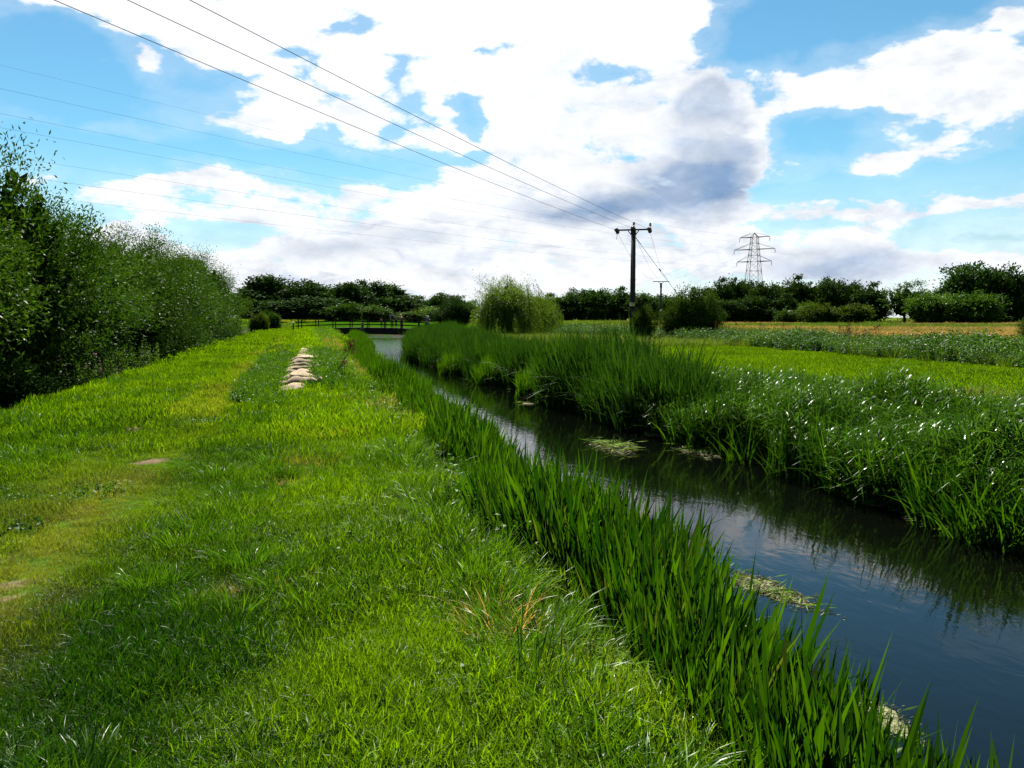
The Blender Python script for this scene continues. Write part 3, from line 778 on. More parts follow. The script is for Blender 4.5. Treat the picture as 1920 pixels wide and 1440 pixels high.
sc = np.interp(y, [15, 17, 20, 26, 32, 38, 46, 56], [.55, .85, .98, .92, .75, .72, .72, .78]) * (1 + .18 * wob(x, y, 1.0, 1.4) + .08 * r.normal(size=len(x)) + .28 * (r.uniform(size=len(x)) < .10)) * (.6 + .4 * sst((u + .1) / .3))
scatter('tall_reeds', tall_src, p, sc, 'tall dark reeds on the far bank opposite the sandbags', 'reeds', .25 * wob(x, y, .9, 2) + r.normal(0, .15, len(x)), np.zeros(len(x)), .08, seed=31)
x, y, u, r = rb_pts(2200, 54, 106, edge_w, lambda y: 4.5 + 0 * y, 32)
p = pts3(x, y); p[:, 2] = np.maximum(p[:, 2], WATER - .25)
scatter('tall_reeds', tall_src, p, (.80 + .15 * wob(x, y, .8, 1.4) + .08 * r.normal(size=len(x))), 'far reed bed running up to the right end of the footbridge', 'reeds', r.normal(0, .2, len(x)), np.zeros(len(x)), .08, seed=32)
x, y, u, r = rb_pts(110, 8, 18, lambda y: .1 + .5 * np.sin(y * 2.1), lambda y: 1.6 + .8 * np.sin(y * 1.3), 45)
scatter('tall_reeds', tall_src, pts3(x, y), .62 + .14 * wob(x, y, 1.7, 1.4) + .10 * r.normal(size=len(x)) + .02 * (y - 12), 'scattered upright reed clumps among the sweet-grass on the far bank', 'reeds', r.normal(.1, .2, len(x)), tilt=.1, seed=45)
# two paler round clumps standing in the water
pale = []
for cx, cy, rr_, nn in ((6.9, 30.6, .85, 70), (6.95, 24.9, .72, 60), (6.3, 36.0, .7, 45)):
    q = disc(nn, rr_); pale.append(np.stack([q[:, 0] + cx, q[:, 1] + cy, np.full(nn, WATER - .1), q[:, 0] * 0 + np.hypot(q[:, 0], q[:, 1]) / rr_], -1))
pale = np.concatenate(pale)
scatter('pale_reeds', reed_far, pale[:, :3], 1.15 * (1.08 - .4 * pale[:, 3] ** 2), 'paler rounded reed clumps standing in the water by the far bank', 'reeds', np.full(len(pale), .3), tilt=.12, seed=33)
# leaning reed groups at the right-hand water edge
lean_pts = []
for cy, nn in ((15.2, 8), (14.2, 6), (12.9, 4), (11.7, 6), (10.4, 9), (9.6, 16), (8.5, 8), (7.6, 14), (6.4, 10)):
    q = disc(nn, .38); lean_pts.append(np.stack([q[:, 0] + right_edge(cy) + .05, q[:, 1] + cy, np.full(nn, WATER - .15)], -1))
lean_pts = np.concatenate(lean_pts)
lean_src = [src('leaning_reed', [reed_clump(24, .20, .8, 1.35, .026, .42, .40, 5, .05, wind=.35)], M['reed']) for _ in range(3)]
scatter('leaning_reeds', lean_src, lean_pts, rng.uniform(.65, 1.05, len(lean_pts)), 'leaning reed groups rising from the water at the far bank', 'reeds', rng.normal(-.1, .15, len(lean_pts)), tilt=.1, seed=34)
sweet_src = [src('sweet_grass', sweet_clump(17, .26, .60, 1.05), M['sweet']) for _ in range(5)] + [src('bank_herb', herb_clump(12, .28, .5, 1.0, .13, .05, 10), M['herb']), src('bank_stems', [reed_clump(22, .22, .7, 1.35, .016, .3, .35, 4, .1)], M['reed'])]
x, y, u, r = rb_pts(2500, 4.5, 19.5, lambda y: .10 + .2 * np.sin(y * 1.1), lambda y: np.interp(y, [4, 9, 14, 17, 19.5], [5.2, 4.8, 4.6, 4.3, 3.0]), 35)
scatter('sweet_grass', sweet_src, pts3(x, y), (.98 + .20 * wob(x, y, 1.3, .2) + .16 * wob(x, y, 2.9, 1.2) + .08 * r.normal(size=len(x))) * (1 - .35 * sst((u - .6) / .4)), 'glossy arching sweet-grass covering the far bank on the right', 'grass', .2 * wob(x, y, .9, 1) + r.normal(0, .12, len(x)), tilt=.1, seed=35)
# rough grass between the sweet-grass and the mown strip
rough_src = [src('rough_grass', [tuft(80, .32, .22, .55, .011, .6)], M['meadow']) for _ in range(3)]
x, y, u, r = rb_pts(2400, 4, 50, lambda y: np.interp(y, [4, 14, 20, 30, 50], [4.4, 4.0, 2.0, 1.8, 3.6]), lambda y: np.interp(y, [4, 14, 20, 30, 50], [6.9, 6.6, 5.0, 4.6, 6.4]), 36)
scatter('rough_grass', rough_src, pts3(x, y), rng.uniform(.55, 1.0, len(x)), 'rough yellowish grass between the sweet-grass and the mown strip', 'grass', r.normal(.1, .2, len(x)), np.where(r.uniform(size=len(x)) < .16, .5, .04), tilt=.12, seed=36)
strip_src = [src('strip_turf', [turf_patch(150, .65, .06, .15, .022, k=2)], M['turf']) for _ in range(3)]
def strip_in(y): return right_edge(y) * 0 + np.interp(y, [4, 14, 24, 40, 60, 110], [13.0, 12.6, 12.0, 10.8, 11.5, 15.5])
def strip_out(y): return np.interp(y, [4, 14, 24, 40, 60, 75, 110], [22.6, 22.6, 22.8, 24.2, 24.5, 23.2, 24.0])
x, y = area(9000, 10, 25, 4, 75, lambda x, y: (x > strip_in(y)) & (x < strip_out(y) + .3) & in_view(x, y, 3))
scatter('mown_strip', strip_src, pts3(x, y), .85 + .2 * wob(x, y, 1.1, 0), 'bright mown grass strip along the top of the far bank', 'grass', .08 + .15 * wob(x, y, .8, 1), np.where(parched(x, y) > .4, .15, .02), seed=37)
herb_src = [src('tall_herb', herb_clump(16, .45, .6, 1.15, .17, .065, 11), M['herb']) for _ in range(4)] + [src('tall_herb_grass', [tuft(60, .4, .6, 1.25, .020, .35)], M['meadow'])]
x, y = area(7200, 19, 36, 5, 88, lambda x, y: (x > strip_out(y) + .25 * np.sin(y * 1.1)) & (x < strip_out(y) + np.interp(y, [5, 30, 60, 88], [8.5, 7.5, 6, 6])) & in_view(x, y, 3))
scatter('tall_herbs', herb_src, pts3(x, y), .82 + .22 * wob(x, y, .7, .8) + rng.normal(0, .08, len(x)), 'tall dark nettles and herbs behind the mown strip', 'herbs', .25 * wob(x, y, .55, 4), tilt=.08, seed=38)
dock_src = [src('dock_spike', spike_clump(3, .95, 1.45), M['dock']) for _ in range(3)]
x, y = area(420, 21, 36, 10, 80, lambda x, y: (x > strip_out(y) + 1.5) & (x < strip_out(y) + 8) & in_view(x, y, 3) & (wob(x, y, .33, 1.9) > -.1))
scatter('dock_spikes', dock_src, pts3(x, y), rng.uniform(.8, 1.15, len(x)), 'dark red-brown dock seed heads rising above the herbs', 'docks', seed=39)
# fields
field_src = [src('field_grass', [tuft(60, .9, .35, .75, .05, .5, 2)], M['meadow']) for _ in range(3)]
x, y = area(30000, 14, 190, 25, 230, lambda x, y: (x > strip_out(np.minimum(y, 110)) + 5.5) & (x > right_edge(y) + 5) & in_view(x, y, 4))
d_ = np.hypot(x, y); u_ = (x * CT - y * ST) / (x * ST + y * CT)
gold = sst((x - 29) / 8) * sst((u_ - .235) / .05) * sst((d_ - 50) / 8) * (1 - sst((d_ - 88) / 22))
gold = np.maximum(gold, .55 * sst((wob(x, y, .07, 2) - .25) / .3) * sst((d_ - 95) / 20))
gold = np.maximum(gold, .9 * sst((wob(x, y, .06, .4) + .25) / .3) * sst((d_ - 150) / 15) * sst((u_ - .45) / .06))
scatter('field_grass', field_src, pts3(x, y), (.7 + .15 * rng.normal(size=len(x))) * (1 - .15 * gold), 'uncut hay field, part golden and part green, below the far trees', 'grass', .2 * wob(x, y, .12, 1) - .05, np.clip(gold + rng.normal(0, .06, len(x)), 0, 1), seed=40)
x, y = area(3500, 8, 26, 44, 110, lambda x, y: (x > right_edge(y) + 3.5) & (x < strip_out(y) + 2) & in_view(x, y, 3))
scatter('meadow_grass', rough_src, pts3(x, y), rng.uniform(.7, 1.1, len(x)) * (1 + .4 * (y < 60)), 'pale seeding meadow grass around the weeping willow', 'grass', r.normal(.15, .15, len(x)), np.where(rng.uniform(size=len(x)) < .12, .35, .04), seed=41)
# meadow beyond the footbridge
x, y = area(4200, -75, 2, 100, 158, lambda x, y: ((x < left_edge(y) - .8) | (x > right_edge(y) + 1)) & in_view(x, y, 4))
scatter('meadow_grass', far_src, pts3(x, y), rng.uniform(.9, 1.6, len(x)), 'sunlit meadow behind the footbridge in front of the dark wood', 'grass', .1 + .15 * wob(x, y, .1, 2), np.where(wob(x, y, .12, 1.) > .5, .25, .03), seed=42)
# undergrowth on the left slope
x, y = area(5200, -11.5, -5.0, 7, 106, lambda x, y: (x < -6.0 - .25 * np.sin(y * .4) - .25 * np.sin(y * 1.3)) & in_view(x, y, 3))
under_src = [src('nettle', herb_clump(16, .4, .45, 1.0, .12, .05, 10), M['herb']) for _ in range(3)] + [src('rank_grass', [tuft(70, .3, .35, .8, .013, .7)], M['tuft'])]
scatter('undergrowth', under_src, pts3(x, y), (.55 + .5 * sst((-5.9 - x) / 2.5)) * rng.uniform(.75, 1.15, len(x)), 'nettles and rank grass below the row of willows', 'undergrowth', rng.normal(.05, .18, len(x)), seed=43)
# long grass around the sandbags
x, y = area(1300, -2.0, 1.0, 16.0, 44, lambda x, y: (np.abs(x + .27) > .27) & (((x + .95 + .012 * (y - 18)) / .62) ** 2 < 1) | ((x > .1) & (x < .82) & (y > 17.5) & (y < 38)))
sb_src = [src('long_grass', [tuft(70, .25, .20, .48, .010, .55)], M['tuft']) for _ in range(3)] + [src('long_weed', herb_clump(14, .25, .2, .5, .06, .03, 8), M['herb'])]
scatter('long_grass', sb_src, pts3(x, y), np.where(x > 0, 1.1, .75) * rng.uniform(.7, 1.1, len(x)), 'long dark grass left uncut on both sides of the sandbags', 'grass', rng.normal(.0, .2, len(x)), seed=44)

# ------------------------------------------------------------------ trees
def unit(n, r=rng):
    v = r.normal(size=(n, 3)); return v / np.linalg.norm(v, axis=1, keepdims=True)

def crown(seed, H, RX, z0, nclu, per, leaf, lw, clr, shoots=0, shoot_len=.9, per_shoot=14, lump=.25, top_bias=0.0, narrow=0.0, droop=-.1, inner=12):
    """leaf cloud: clumps spread through an uneven egg-shaped volume plus leafy shoots breaking its outline"""
    r = np.random.default_rng(seed)
    n = nclu * 3
    d = unit(n, r); q = r.uniform(0, 1, n) ** .42
    wobl = 1 + lump * (np.sin(3.1 * d[:, 0] + seed) + np.sin(2.7 * d[:, 1] + 2 * seed) + np.sin(3.7 * d[:, 2] + seed * .7)) / 2.2
    cz = (z0 + H) / 2; hz = (H - z0) / 2
    c = d * q[:, None] * wobl[:, None] * np.array([RX, RX, hz]); 
    shr = 1 - narrow * np.clip((c[:, 2] + hz) / (2 * hz), 0, 1)
    c[:, 0] *= shr; c[:, 1] *= shr; c[:, 2] += cz
    c = c[c[:, 2] > .15][:nclu]; nclu = len(c)
    i = np.repeat(np.arange(nclu), per); n = len(i)
    off = r.normal(size=(n, 3)) * np.array([.5, .5, .38]) * (clr * r.uniform(.6, 1.3, nclu))[i][:, None]
    pos = c[i] + off
    outw = (pos - np.array([0, 0, cz * .8])); outw /= np.linalg.norm(outw, axis=1, keepdims=True)
    dr = outw * .7 + r.normal(size=(n, 3)) * .7; dr[:, 2] += droop
    clu_t = r.uniform(0, .55, nclu)
    parts = [rhombs(pos, dr, leaf * r.uniform(.6, 1.35, n), lw * r.uniform(.7, 1.3, n), tint=np.clip(clu_t[i] + r.uniform(0, .45, n), 0, 1), r=r)]
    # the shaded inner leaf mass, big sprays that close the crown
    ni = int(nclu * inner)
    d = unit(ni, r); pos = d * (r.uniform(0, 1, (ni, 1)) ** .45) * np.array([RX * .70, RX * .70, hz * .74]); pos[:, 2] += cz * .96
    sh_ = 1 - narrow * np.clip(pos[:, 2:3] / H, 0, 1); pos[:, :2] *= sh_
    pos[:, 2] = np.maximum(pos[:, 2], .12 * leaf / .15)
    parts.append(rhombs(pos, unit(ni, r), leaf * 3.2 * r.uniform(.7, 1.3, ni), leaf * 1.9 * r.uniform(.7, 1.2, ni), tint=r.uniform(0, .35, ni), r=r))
    if shoots:
        d = unit(shoots, r); d[:, 2] = np.abs(d[:, 2]) * .9 - .25 + top_bias * .4
        wobl = 1 + lump * (np.sin(3.1 * d[:, 0] + seed) + np.sin(2.7 * d[:, 1] + 2 * seed) + np.sin(3.7 * d[:, 2] + seed * .7)) / 2.2
        s0 = d * wobl[:, None] * np.array([RX, RX, hz]) * r.uniform(.72, 1.0, shoots)[:, None]; 
        shr = 1 - narrow * np.clip((s0[:, 2] + hz) / (2 * hz), 0, 1); s0[:, 0] *= shr; s0[:, 1] *= shr
        s0[:, 2] += cz
        sd = d * np.array([.8, .8, .5]) + r.normal(size=(shoots, 3)) * .25; sd[:, 2] += .55
        sd /= np.linalg.norm(sd, axis=1, keepdims=True)
        ln = shoot_len * r.uniform(.5, 1.3, shoots)
        j = np.repeat(np.arange(shoots), per_shoot); u = np.tile(np.linspace(.1, 1, per_shoot), shoots)
        pos = s0[j] + sd[j] * (ln[j] * u)[:, None]; pos[:, 2] -= .18 * ln[j] * u ** 2
        dr = sd[j] * .8 + r.normal(size=(len(j), 3)) * .6
        t = r.uniform(.1, .6, shoots)
        parts.append(rhombs(pos, dr, .78 * leaf * r.uniform(.7, 1.3, len(j)), .8 * lw * r.uniform(.7, 1.2, len(j)), tint=np.clip(t[j] + r.uniform(0, .4, len(j)), 0, 1), r=r))
    return parts, c

def trunk_mesh(name, H, rad, tips, seed, nlimb=9, lean=.3, z_fork=.25, mat='bark'):
    r = np.random.default_rng(seed); b = MB()
    top = Vector((r.normal(0, lean), r.normal(0, lean), H * .8))
    spine = [Vector((0, 0, -.3)), Vector((top.x * .1, top.y * .1, H * .15)), top * .5, top]
    b.tube(spine, [rad * 1.35, rad, rad * .6, rad * .12], 9)
    for k in r.choice(len(tips), min(nlimb, len(tips)), replace=False):
        t = Vector(tips[k]); f = r.uniform(z_fork, .7); p0 = top * f
        m = p0.lerp(t, .5) + Vector((0, 0, .06 * H))
        b.tube([p0, m, t], [rad * .5 * (1.1 - f), rad * .28 * (1.1 - f), rad * .06], 6)
    return b.mesh(name, M[mat])

PROTO = {}
def proto(kind, i, parts_c, mat, H, rad, seed, **kw):
    parts, c = parts_c
    v, q, t, cc = merge(parts)
    PROTO.setdefault(kind, []).append((np_mesh('crown', v, q, t, cc, M[mat]), trunk_mesh('trunk', H, rad, c, seed, **kw)))
for i in range(4):
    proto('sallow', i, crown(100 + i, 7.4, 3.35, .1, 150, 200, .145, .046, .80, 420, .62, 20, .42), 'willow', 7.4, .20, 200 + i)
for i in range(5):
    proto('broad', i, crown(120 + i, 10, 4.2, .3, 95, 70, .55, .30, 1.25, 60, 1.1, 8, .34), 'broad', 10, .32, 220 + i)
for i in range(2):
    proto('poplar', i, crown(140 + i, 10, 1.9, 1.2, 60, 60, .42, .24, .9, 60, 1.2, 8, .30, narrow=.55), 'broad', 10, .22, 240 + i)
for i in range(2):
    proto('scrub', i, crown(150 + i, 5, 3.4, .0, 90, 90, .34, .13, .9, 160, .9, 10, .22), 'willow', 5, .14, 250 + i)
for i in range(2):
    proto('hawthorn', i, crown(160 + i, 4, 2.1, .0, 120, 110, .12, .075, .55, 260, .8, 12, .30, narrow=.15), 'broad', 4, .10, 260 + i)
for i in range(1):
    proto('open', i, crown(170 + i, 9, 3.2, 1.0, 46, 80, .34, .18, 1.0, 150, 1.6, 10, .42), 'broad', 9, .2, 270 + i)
HT = dict(sallow=7.4, broad=10., poplar=10., scrub=5., hawthorn=4., open=9.)
WD = dict(sallow=6.6, broad=8.4, poplar=3.0, scrub=6.8, hawthorn=4.0, open=6.6)
cnt = {}
def tree(name, label, kind, xy, height, width, group=None, tint=(1, 1, 1), cat='tree', sink=.05):
    k = cnt.get(kind, 0); cnt[kind] = k + 1
    cr, tk = PROTO[kind][k % len(PROTO[kind])]
    x, y = xy
    rt = empty(name, (x, y, float(ground_z(x, y)) - sink), (k * 2.399) % 6.283, (width / WD[kind], width / WD[kind], height / HT[kind]))
    tag(rt, label, cat, group)
    t = link('trunk', tk, rt)
    c = link('crown', cr, rt); c.color = (*tint, 1)
    return rt

# row of willows in the ditch left of the bank: distance along the bank, offset, height, width
row = [(16.5, -10.4, 7.8, 6.4), (21.5, -9.3, 8.5, 7.0), (27.5, -9.2, 8.0, 7.0), (32.0, -8.9, 7.4, 6.4), (37.0, -9.2, 7.0, 6.6), (43.0, -8.8, 7.2, 6.8),
       (49.0, -9.3, 7.3, 6.8), (55.0, -9.2, 7.7, 7.0), (61.5, -9.3, 7.8, 7.0), (68.0, -9.6, 8.2, 7.4), (75.0, -9.6, 8.6, 7.6), (82.0, -9.8, 9.0, 7.6), (28, -13.5, 8.4, 7.5), (45, -13.6, 8.2, 7.5), (62, -14, 8.6, 8)]
ordn = ['tallest willow at the near end of the row left of the bank', 'second willow of the row left of the bank, cut by the picture edge', 'third willow from the near end of the row beside the bank',
        'fourth willow of the row, its top just below the power cables', 'fifth willow of the row, lower and rounder than the one before', 'sixth willow of the row beside the grassy bank',
        'seventh willow of the row, behind the pink willowherb', 'eighth willow of the row, with pale leaf undersides', 'ninth willow of the row beside the bank', 'tenth willow of the row, fourth before the gap at the bridge',
        'eleventh willow of the row beside the bank', 'last willow at the far end of the row, rounded against the sky']
for i, (t, s, h, w) in enumerate(row):
    lab = ordn[i] if i < 12 else 'willow standing behind the %s willow of the row' % ['third', 'sixth', 'ninth'][i - 12]
    g = 'willows in the row left of the bank' if i < 12 else 'willows behind the row left of the bank'
    tree('willow_tree', lab, 'sallow', (s, t), h * [1.0, .93, 1.06, .95][i % 4], w * .93, g, tint=[(.8, .92, .85), (1.05, 1.1, .95), (.9, 1, 1), (.75, .9, 1.0), (1.0, 1.05, 1.15)][i % 5])

# dark wood behind the footbridge: bearing, distance, height above the view axis (metres), width
def far_trees(tab, group, name='broadleaf_tree'):
    for u, d, top, w, kind, lab, tint in tab:
        x, y = br(u, d)
        h = EYE + top - float(ground_z(x, y))
        tree(name if kind != 'poplar' else 'poplar_tree', lab, kind, (x, y), h, w, group, tint)
DK = (.75, .85, .8); MD = (1, 1, 1); LG = (1.5, 1.45, 1.1); GY = (1.25, 1.3, 1.6); OL = (1.3, 1.05, .75)
U = lambda px: (px - 960) / 1554.0
T = lambda py, d: (595 - py) / 1554.0 * d
wood = [(U(500), 150, T(518, 150), 11, 'broad', 'tallest round-topped tree of the dark wood, left of the footbridge', DK),
        (U(462), 145, T(548, 145), 8, 'broad', 'dark tree at the left end of the wood, next to the willow row', DK),
        (U(545), 158, T(533, 158), 10, 'broad', 'dark tree right beside the tallest tree of the wood', DK),
        (U(583), 150, T(534, 150), 10, 'broad', 'dark tree above the left part of the footbridge rail', DK),
        (U(622), 155, T(537, 155), 9, 'broad', 'dark tree above the middle of the footbridge rail', DK),
        (U(657), 150, T(531, 150), 8, 'broad', 'slightly taller dark tree above the middle of the footbridge', DK),
        (U(684), 160, T(534, 160), 7, 'broad', 'dark tree left of the pale poplars in the wood', DK),
        (U(707), 158, T(529, 158), 4.5, 'poplar', 'paler pointed poplar in the wood behind the footbridge', GY),
        (U(722), 162, T(537, 162), 4.5, 'poplar', 'second paler poplar, just right of the first', GY),
        (U(743), 165, T(535, 165), 5.0, 'poplar', 'thin ragged dark tree at the right end of the wood', DK),
        (U(738), 150, T(556, 150), 9, 'broad', 'low dark tree at the right end of the wood, above the man on the bridge', DK),
        (U(600), 142, T(560, 142), 10, 'broad', 'dark lower tree in the front edge of the wood', DK),
        (U(540), 140, T(562, 140), 10, 'broad', 'dark lower tree at the left front edge of the wood', DK)]
far_trees(wood, 'trees of the dark wood behind the footbridge')
bush = [(U(650), 138, T(567, 138), 6.5, 'scrub', 'dark green bush behind the middle of the footbridge', DK),
        (U(705), 138, T(574, 138), 6.5, 'scrub', 'olive bush behind the people on the footbridge', MD),
        (U(612), 138, T(577, 138), 5.5, 'scrub', 'low dark bush behind the left half of the footbridge', DK),
        (U(487), 96, T(588, 96), 2.4, 'scrub', 'low brown-green bush beside the path before the bridge', OL),
        (U(508), 100, T(582, 100), 2.6, 'scrub', 'taller dark bush beside the path before the bridge', DK),
        (U(800), 150, T(577, 150), 9.5, 'scrub', 'light green bush right of the footbridge', LG),
        (U(775), 138, T(583, 138), 5, 'scrub', 'mid green bush behind the right end of the bridge', MD),
        (U(858), 120, T(560, 120), 5.5, 'hawthorn', 'dark thorn bush left of the weeping willow', DK),
        (U(838), 126, T(572, 126), 4.5, 'hawthorn', 'small dark thorn bush left of the weeping willow', DK)]
for row_ in bush:
    u, d, top, w, kind, lab, tint = row_
    x, y = br(u, d); tree('bush', lab, kind, (x, y), EYE + top - float(ground_z(x, y)), w, None, tint, 'bush')
dist = [(U(768), 300, T(562, 300), 12), (U(790), 310, T(560, 310), 13), (U(821), 290, T(552, 290), 8), (U(843), 300, T(556, 300), 12), (U(868), 310, T(563, 310), 12),
        (U(1008), 280, T(558, 280), 12), (U(1034), 290, T(556, 290), 11), (U(1063), 270, T(552, 270), 11), (U(1090), 275, T(547, 275), 10), (U(1112), 265, T(543, 265), 10), (U(1140), 262, T(549, 262), 11), (U(1166), 265, T(545, 265), 10), (U(1200), 258, T(553, 258), 11), (U(1230), 262, T(556, 262), 11), (U(1258), 255, T(556, 255), 10)]
dl = ['distant tree just right of the dark wood', 'distant tree above the light green bush right of the bridge', 'distant pointed tree midway between bridge and weeping willow', 'distant rounded tree left of the dark thorn bush', 'distant tree hidden partly by the weeping willow',
      'distant tree touching the right side of the weeping willow', 'second distant tree right of the weeping willow', 'third distant tree right of the weeping willow', 'domed distant tree midway from willow to power pole', 'highest domed distant tree left of the power pole', 'distant tree third left of the power pole', 'distant tree immediately left of the power pole', 'distant tree directly behind the near power pole', 'distant tree behind the small far power pole', 'distant tree behind the left edge of the thorn bush']
far_trees([(u, d, t, w, 'broad', l, (1.05, 1.15, 1.05)) for (u, d, t, w), l in zip(dist, dl)], 'rounded trees on the skyline beyond the meadow')
line = [(1330, 190, 540, 7, 'behind the top of the thorn bush'), (1352, 188, 530, 6, 'just right of the thorn bush'), (1376, 192, 526, 6.5, 'left of the pylon foot'), (1403, 190, 533, 7, 'directly below the pylon'), (1430, 186, 531, 7, 'just right of the pylon foot'), (1460, 192, 537, 7, 'second to the right of the pylon'), (1492, 188, 526, 7, 'highest of the hedge right of the pylon'), (1520, 190, 533, 6, 'above the pale bushes at the field edge'), (1548, 186, 529, 7, 'broad crown above the left olive bush'), (1575, 190, 527, 7, 'above the gap between the two olive bushes'), (1600, 187, 534, 6, 'above the right olive bush'), (1632, 182, 538, 8, 'lower separate crown beside the feathery tree'), (1450, 196, 545, 9, 'filling the hedge behind the pylon gap'), (1535, 198, 542, 9, 'filling the hedge behind the olive bushes'), (1360, 180, 560, 7, 'in the dark front of the hedge by the thorn bush'), (1415, 180, 556, 7.5, 'in the dark front of the hedge below the pylon'), (1470, 180, 556, 7.5, 'in the dark front of the hedge, mid way'),
        (1745, 230, 552, 10, 'small and distant behind the grey-green willow scrub')]
far_trees([(U(px), d, T(py, d), w, 'broad', 'dark green hedge tree ' + l, MD) for px, d, py, w, l in line], 'hedge trees along the far side of the hay field')
right_ = [(U(1694), 168, T(532, 168), 8.5, 'open', 'feathery lighter tree right of the hedge with open branches', (1.5, 1.5, 1.2)),
          (U(1805), 175, T(505, 175), 10, 'broad', 'tall grey-green tree near the right edge of the picture', GY),
          (U(1850), 178, T(499, 178), 11, 'broad', 'tallest tree at the right, dark and rounded', MD),
          (U(1893), 172, T(516, 172), 8, 'broad', 'dark narrow tree near the right picture edge', DK),
          (U(1935), 176, T(510, 176), 12, 'broad', 'dark tree cut off by the right picture edge', DK),
          (U(2000), 176, T(512, 176), 12, 'broad', 'dark tree outside the right picture edge', DK)]
far_trees(right_, 'tall trees at the right end of the field')
for px, d, py, w, kind, lab, tint in [(1745, 160, 552, 10, 'scrub', 'grey-green domed willow scrub, left of two joined domes', GY), (1815, 158, 547, 11, 'scrub', 'grey-green domed willow scrub, right of two joined domes', GY),
        (1535, 165, 570, 7, 'scrub', 'rounded olive bush, left one of the pair at the field edge', OL), (1597, 163, 570, 7, 'scrub', 'rounded olive bush, right one of the pair at the field edge', OL), (1512, 170, 568, 4, 'scrub', 'small pale bush left of the olive pair', LG), (1475, 172, 580, 5, 'scrub', 'low green bush in front of the dark hedge', MD)]:
    x, y = br(U(px), d); tree('willow_scrub' if 'scrub' in lab else 'bush', lab, kind, (x, y), EYE + T(py, d) - float(ground_z(x, y)), w, None, tint, 'bush')
# thorn bushes near the pole
for u, d, top, w, lab, tint in [(U(1298), 60, T(541, 60), 3.3, 'large thorn bush right of the wooden power pole', (1.7, 1.5, .85)), (U(1262), 60.5, T(572, 60.5), 2.2, 'middle part thorn bush between pole and large bush', (1.6, 1.35, .85)), (U(1204), 60.2, T(574, 60.2), 2.0, 'small thorn bush at the foot of the power pole', (1.6, 1.3, .85)), (U(1325), 60.5, T(562, 60.5), 2.2, 'lower thorn bush at the right side of the large one', (1.2, 1.2, .85))]:
    x, y = br(u, d); tree('thorn_bush', lab, 'hawthorn', (x, y), EYE + top - float(ground_z(x, y)), w, 'thorn bushes by the power pole', tint, 'bush')
tree('thorn_bush', 'thorny bush tip at the right picture edge beyond the herbs', 'hawthorn', br(U(1945), 46), 1.75, 2.2, None, (1.5, 1.3, .9), 'bush')
# undershrubs along the willow row
for s, t, h, w in [(-7.9, 13.5, 1.9, 2.2), (-7.9, 18.5, 2.4, 2.6), (-7.8, 24, 2.0, 2.4), (-7.1, 47, 2.6, 3.0), (-7.2, 54, 2.4, 3.0), (-7.6, 62, 2.6, 3.2), (-7.8, 72, 2.4, 3.2), (-8, 88, 2.2, 3)]:
    lab = {13.5: 'dark shrub under the nearest willow at the left edge', 18.5: 'dark shrub below the second willow of the row', 24: 'dark shrub just before the willowherb', 47: 'shrub with pale leaf backs beyond the willowherb', 54: 'second shrub beyond the willowherb', 62: 'third shrub beyond the willowherb', 72: 'shrub below the tenth willow of the row', 88: 'low shrub at the far end of the willow row'}[t]
    tree('shrub', lab, 'hawthorn', (s, t), h, w, 'shrubs under the willow row', (1.1, 1.2, 1.3), 'shrub')

# weeping willow
def weeping():
    r = np.random.default_rng(77); parts = []
    H, RX = 5.4, 3.5
    n = 900
    d = unit(n, r); d[:, 2] = np.abs(d[:, 2])
    q = r.uniform(.35, 1, n) ** .6
    s0 = d * q[:, None] * np.array([RX, RX, H * .52]) * (1 + .26 * np.sin(4 * d[:, :1] + 1) + .20 * np.sin(5 * d[:, 1:2])); s0[:, 2] += H * .46
    ln = np.minimum(s0[:, 2] - .1, r.uniform(1.6, 4.6, n))
    m = 44
    j = np.repeat(np.arange(n), m); u = np.tile(np.linspace(0, 1, m), n)
    ph = np.arctan2(s0[:, 1], s0[:, 0])
    out = .45 * np.sin(np.minimum(u * 2.2, 1.57)) * r.uniform(.3, 1, n)[j]
    pos = s0[j] + np.stack([np.cos(ph)[j] * out, np.sin(ph)[j] * out, .22 * np.sin(u * 3.1) - ln[j] * u], -1) + r.normal(size=(n * m, 3)) * np.array([.05, .05, .03])
    dr = np.stack([np.cos(ph)[j] * .3, np.sin(ph)[j] * .3, -1 + 0 * u], -1) + r.normal(size=(n * m, 3)) * .45
    t = np.clip(.3 + .3 * np.sin(5 * ph + 1) * np.cos(3 * s0[:, 2]) + r.uniform(-.2, .25, n), 0, .7)
    parts.append(rhombs(pos, dr, .20 * r.uniform(.7, 1.3, n * m), .045 * r.uniform(.8, 1.3, n * m), tint=np.clip(t[j] + r.uniform(0, .4, n * m), 0, 1), r=r))
    cp, c = crown(78, H, RX * .85, 1.2, 60, 80, .2, .05, .9, 220, 1.2, 14, .45, inner=4)
    parts += cp
    v, q_, t_, cc = merge(parts)
    return np_mesh('crown', v, q_, t_, cc, M['weeping']), trunk_mesh('trunk', H, .28, s0[:60] * np.array([.8, .8, 1]), 79, nlimb=12)
cr, tk = weeping()
x, y = br(U(955), 80)
rt = empty('weeping_willow', (x, y, float(ground_z(x, y)) - .05), 0.6, (1.02, 1.02, .97)); tag(rt, 'pale green weeping willow with hanging branches beside the river', 'tree')
link('trunk', tk, rt); link('crown', cr, rt).color = (1.45, 1.4, 1.0, 1)
x, y = br(U(1020), 86)
rt = empty('weeping_willow', (x, y, float(ground_z(x, y)) - .05), 2.0, (.52, .52, .66)); tag(rt, 'smaller pale willow bush touching the right side of the weeping willow', 'tree')
link('trunk', tk, rt); link('crown', cr, rt)

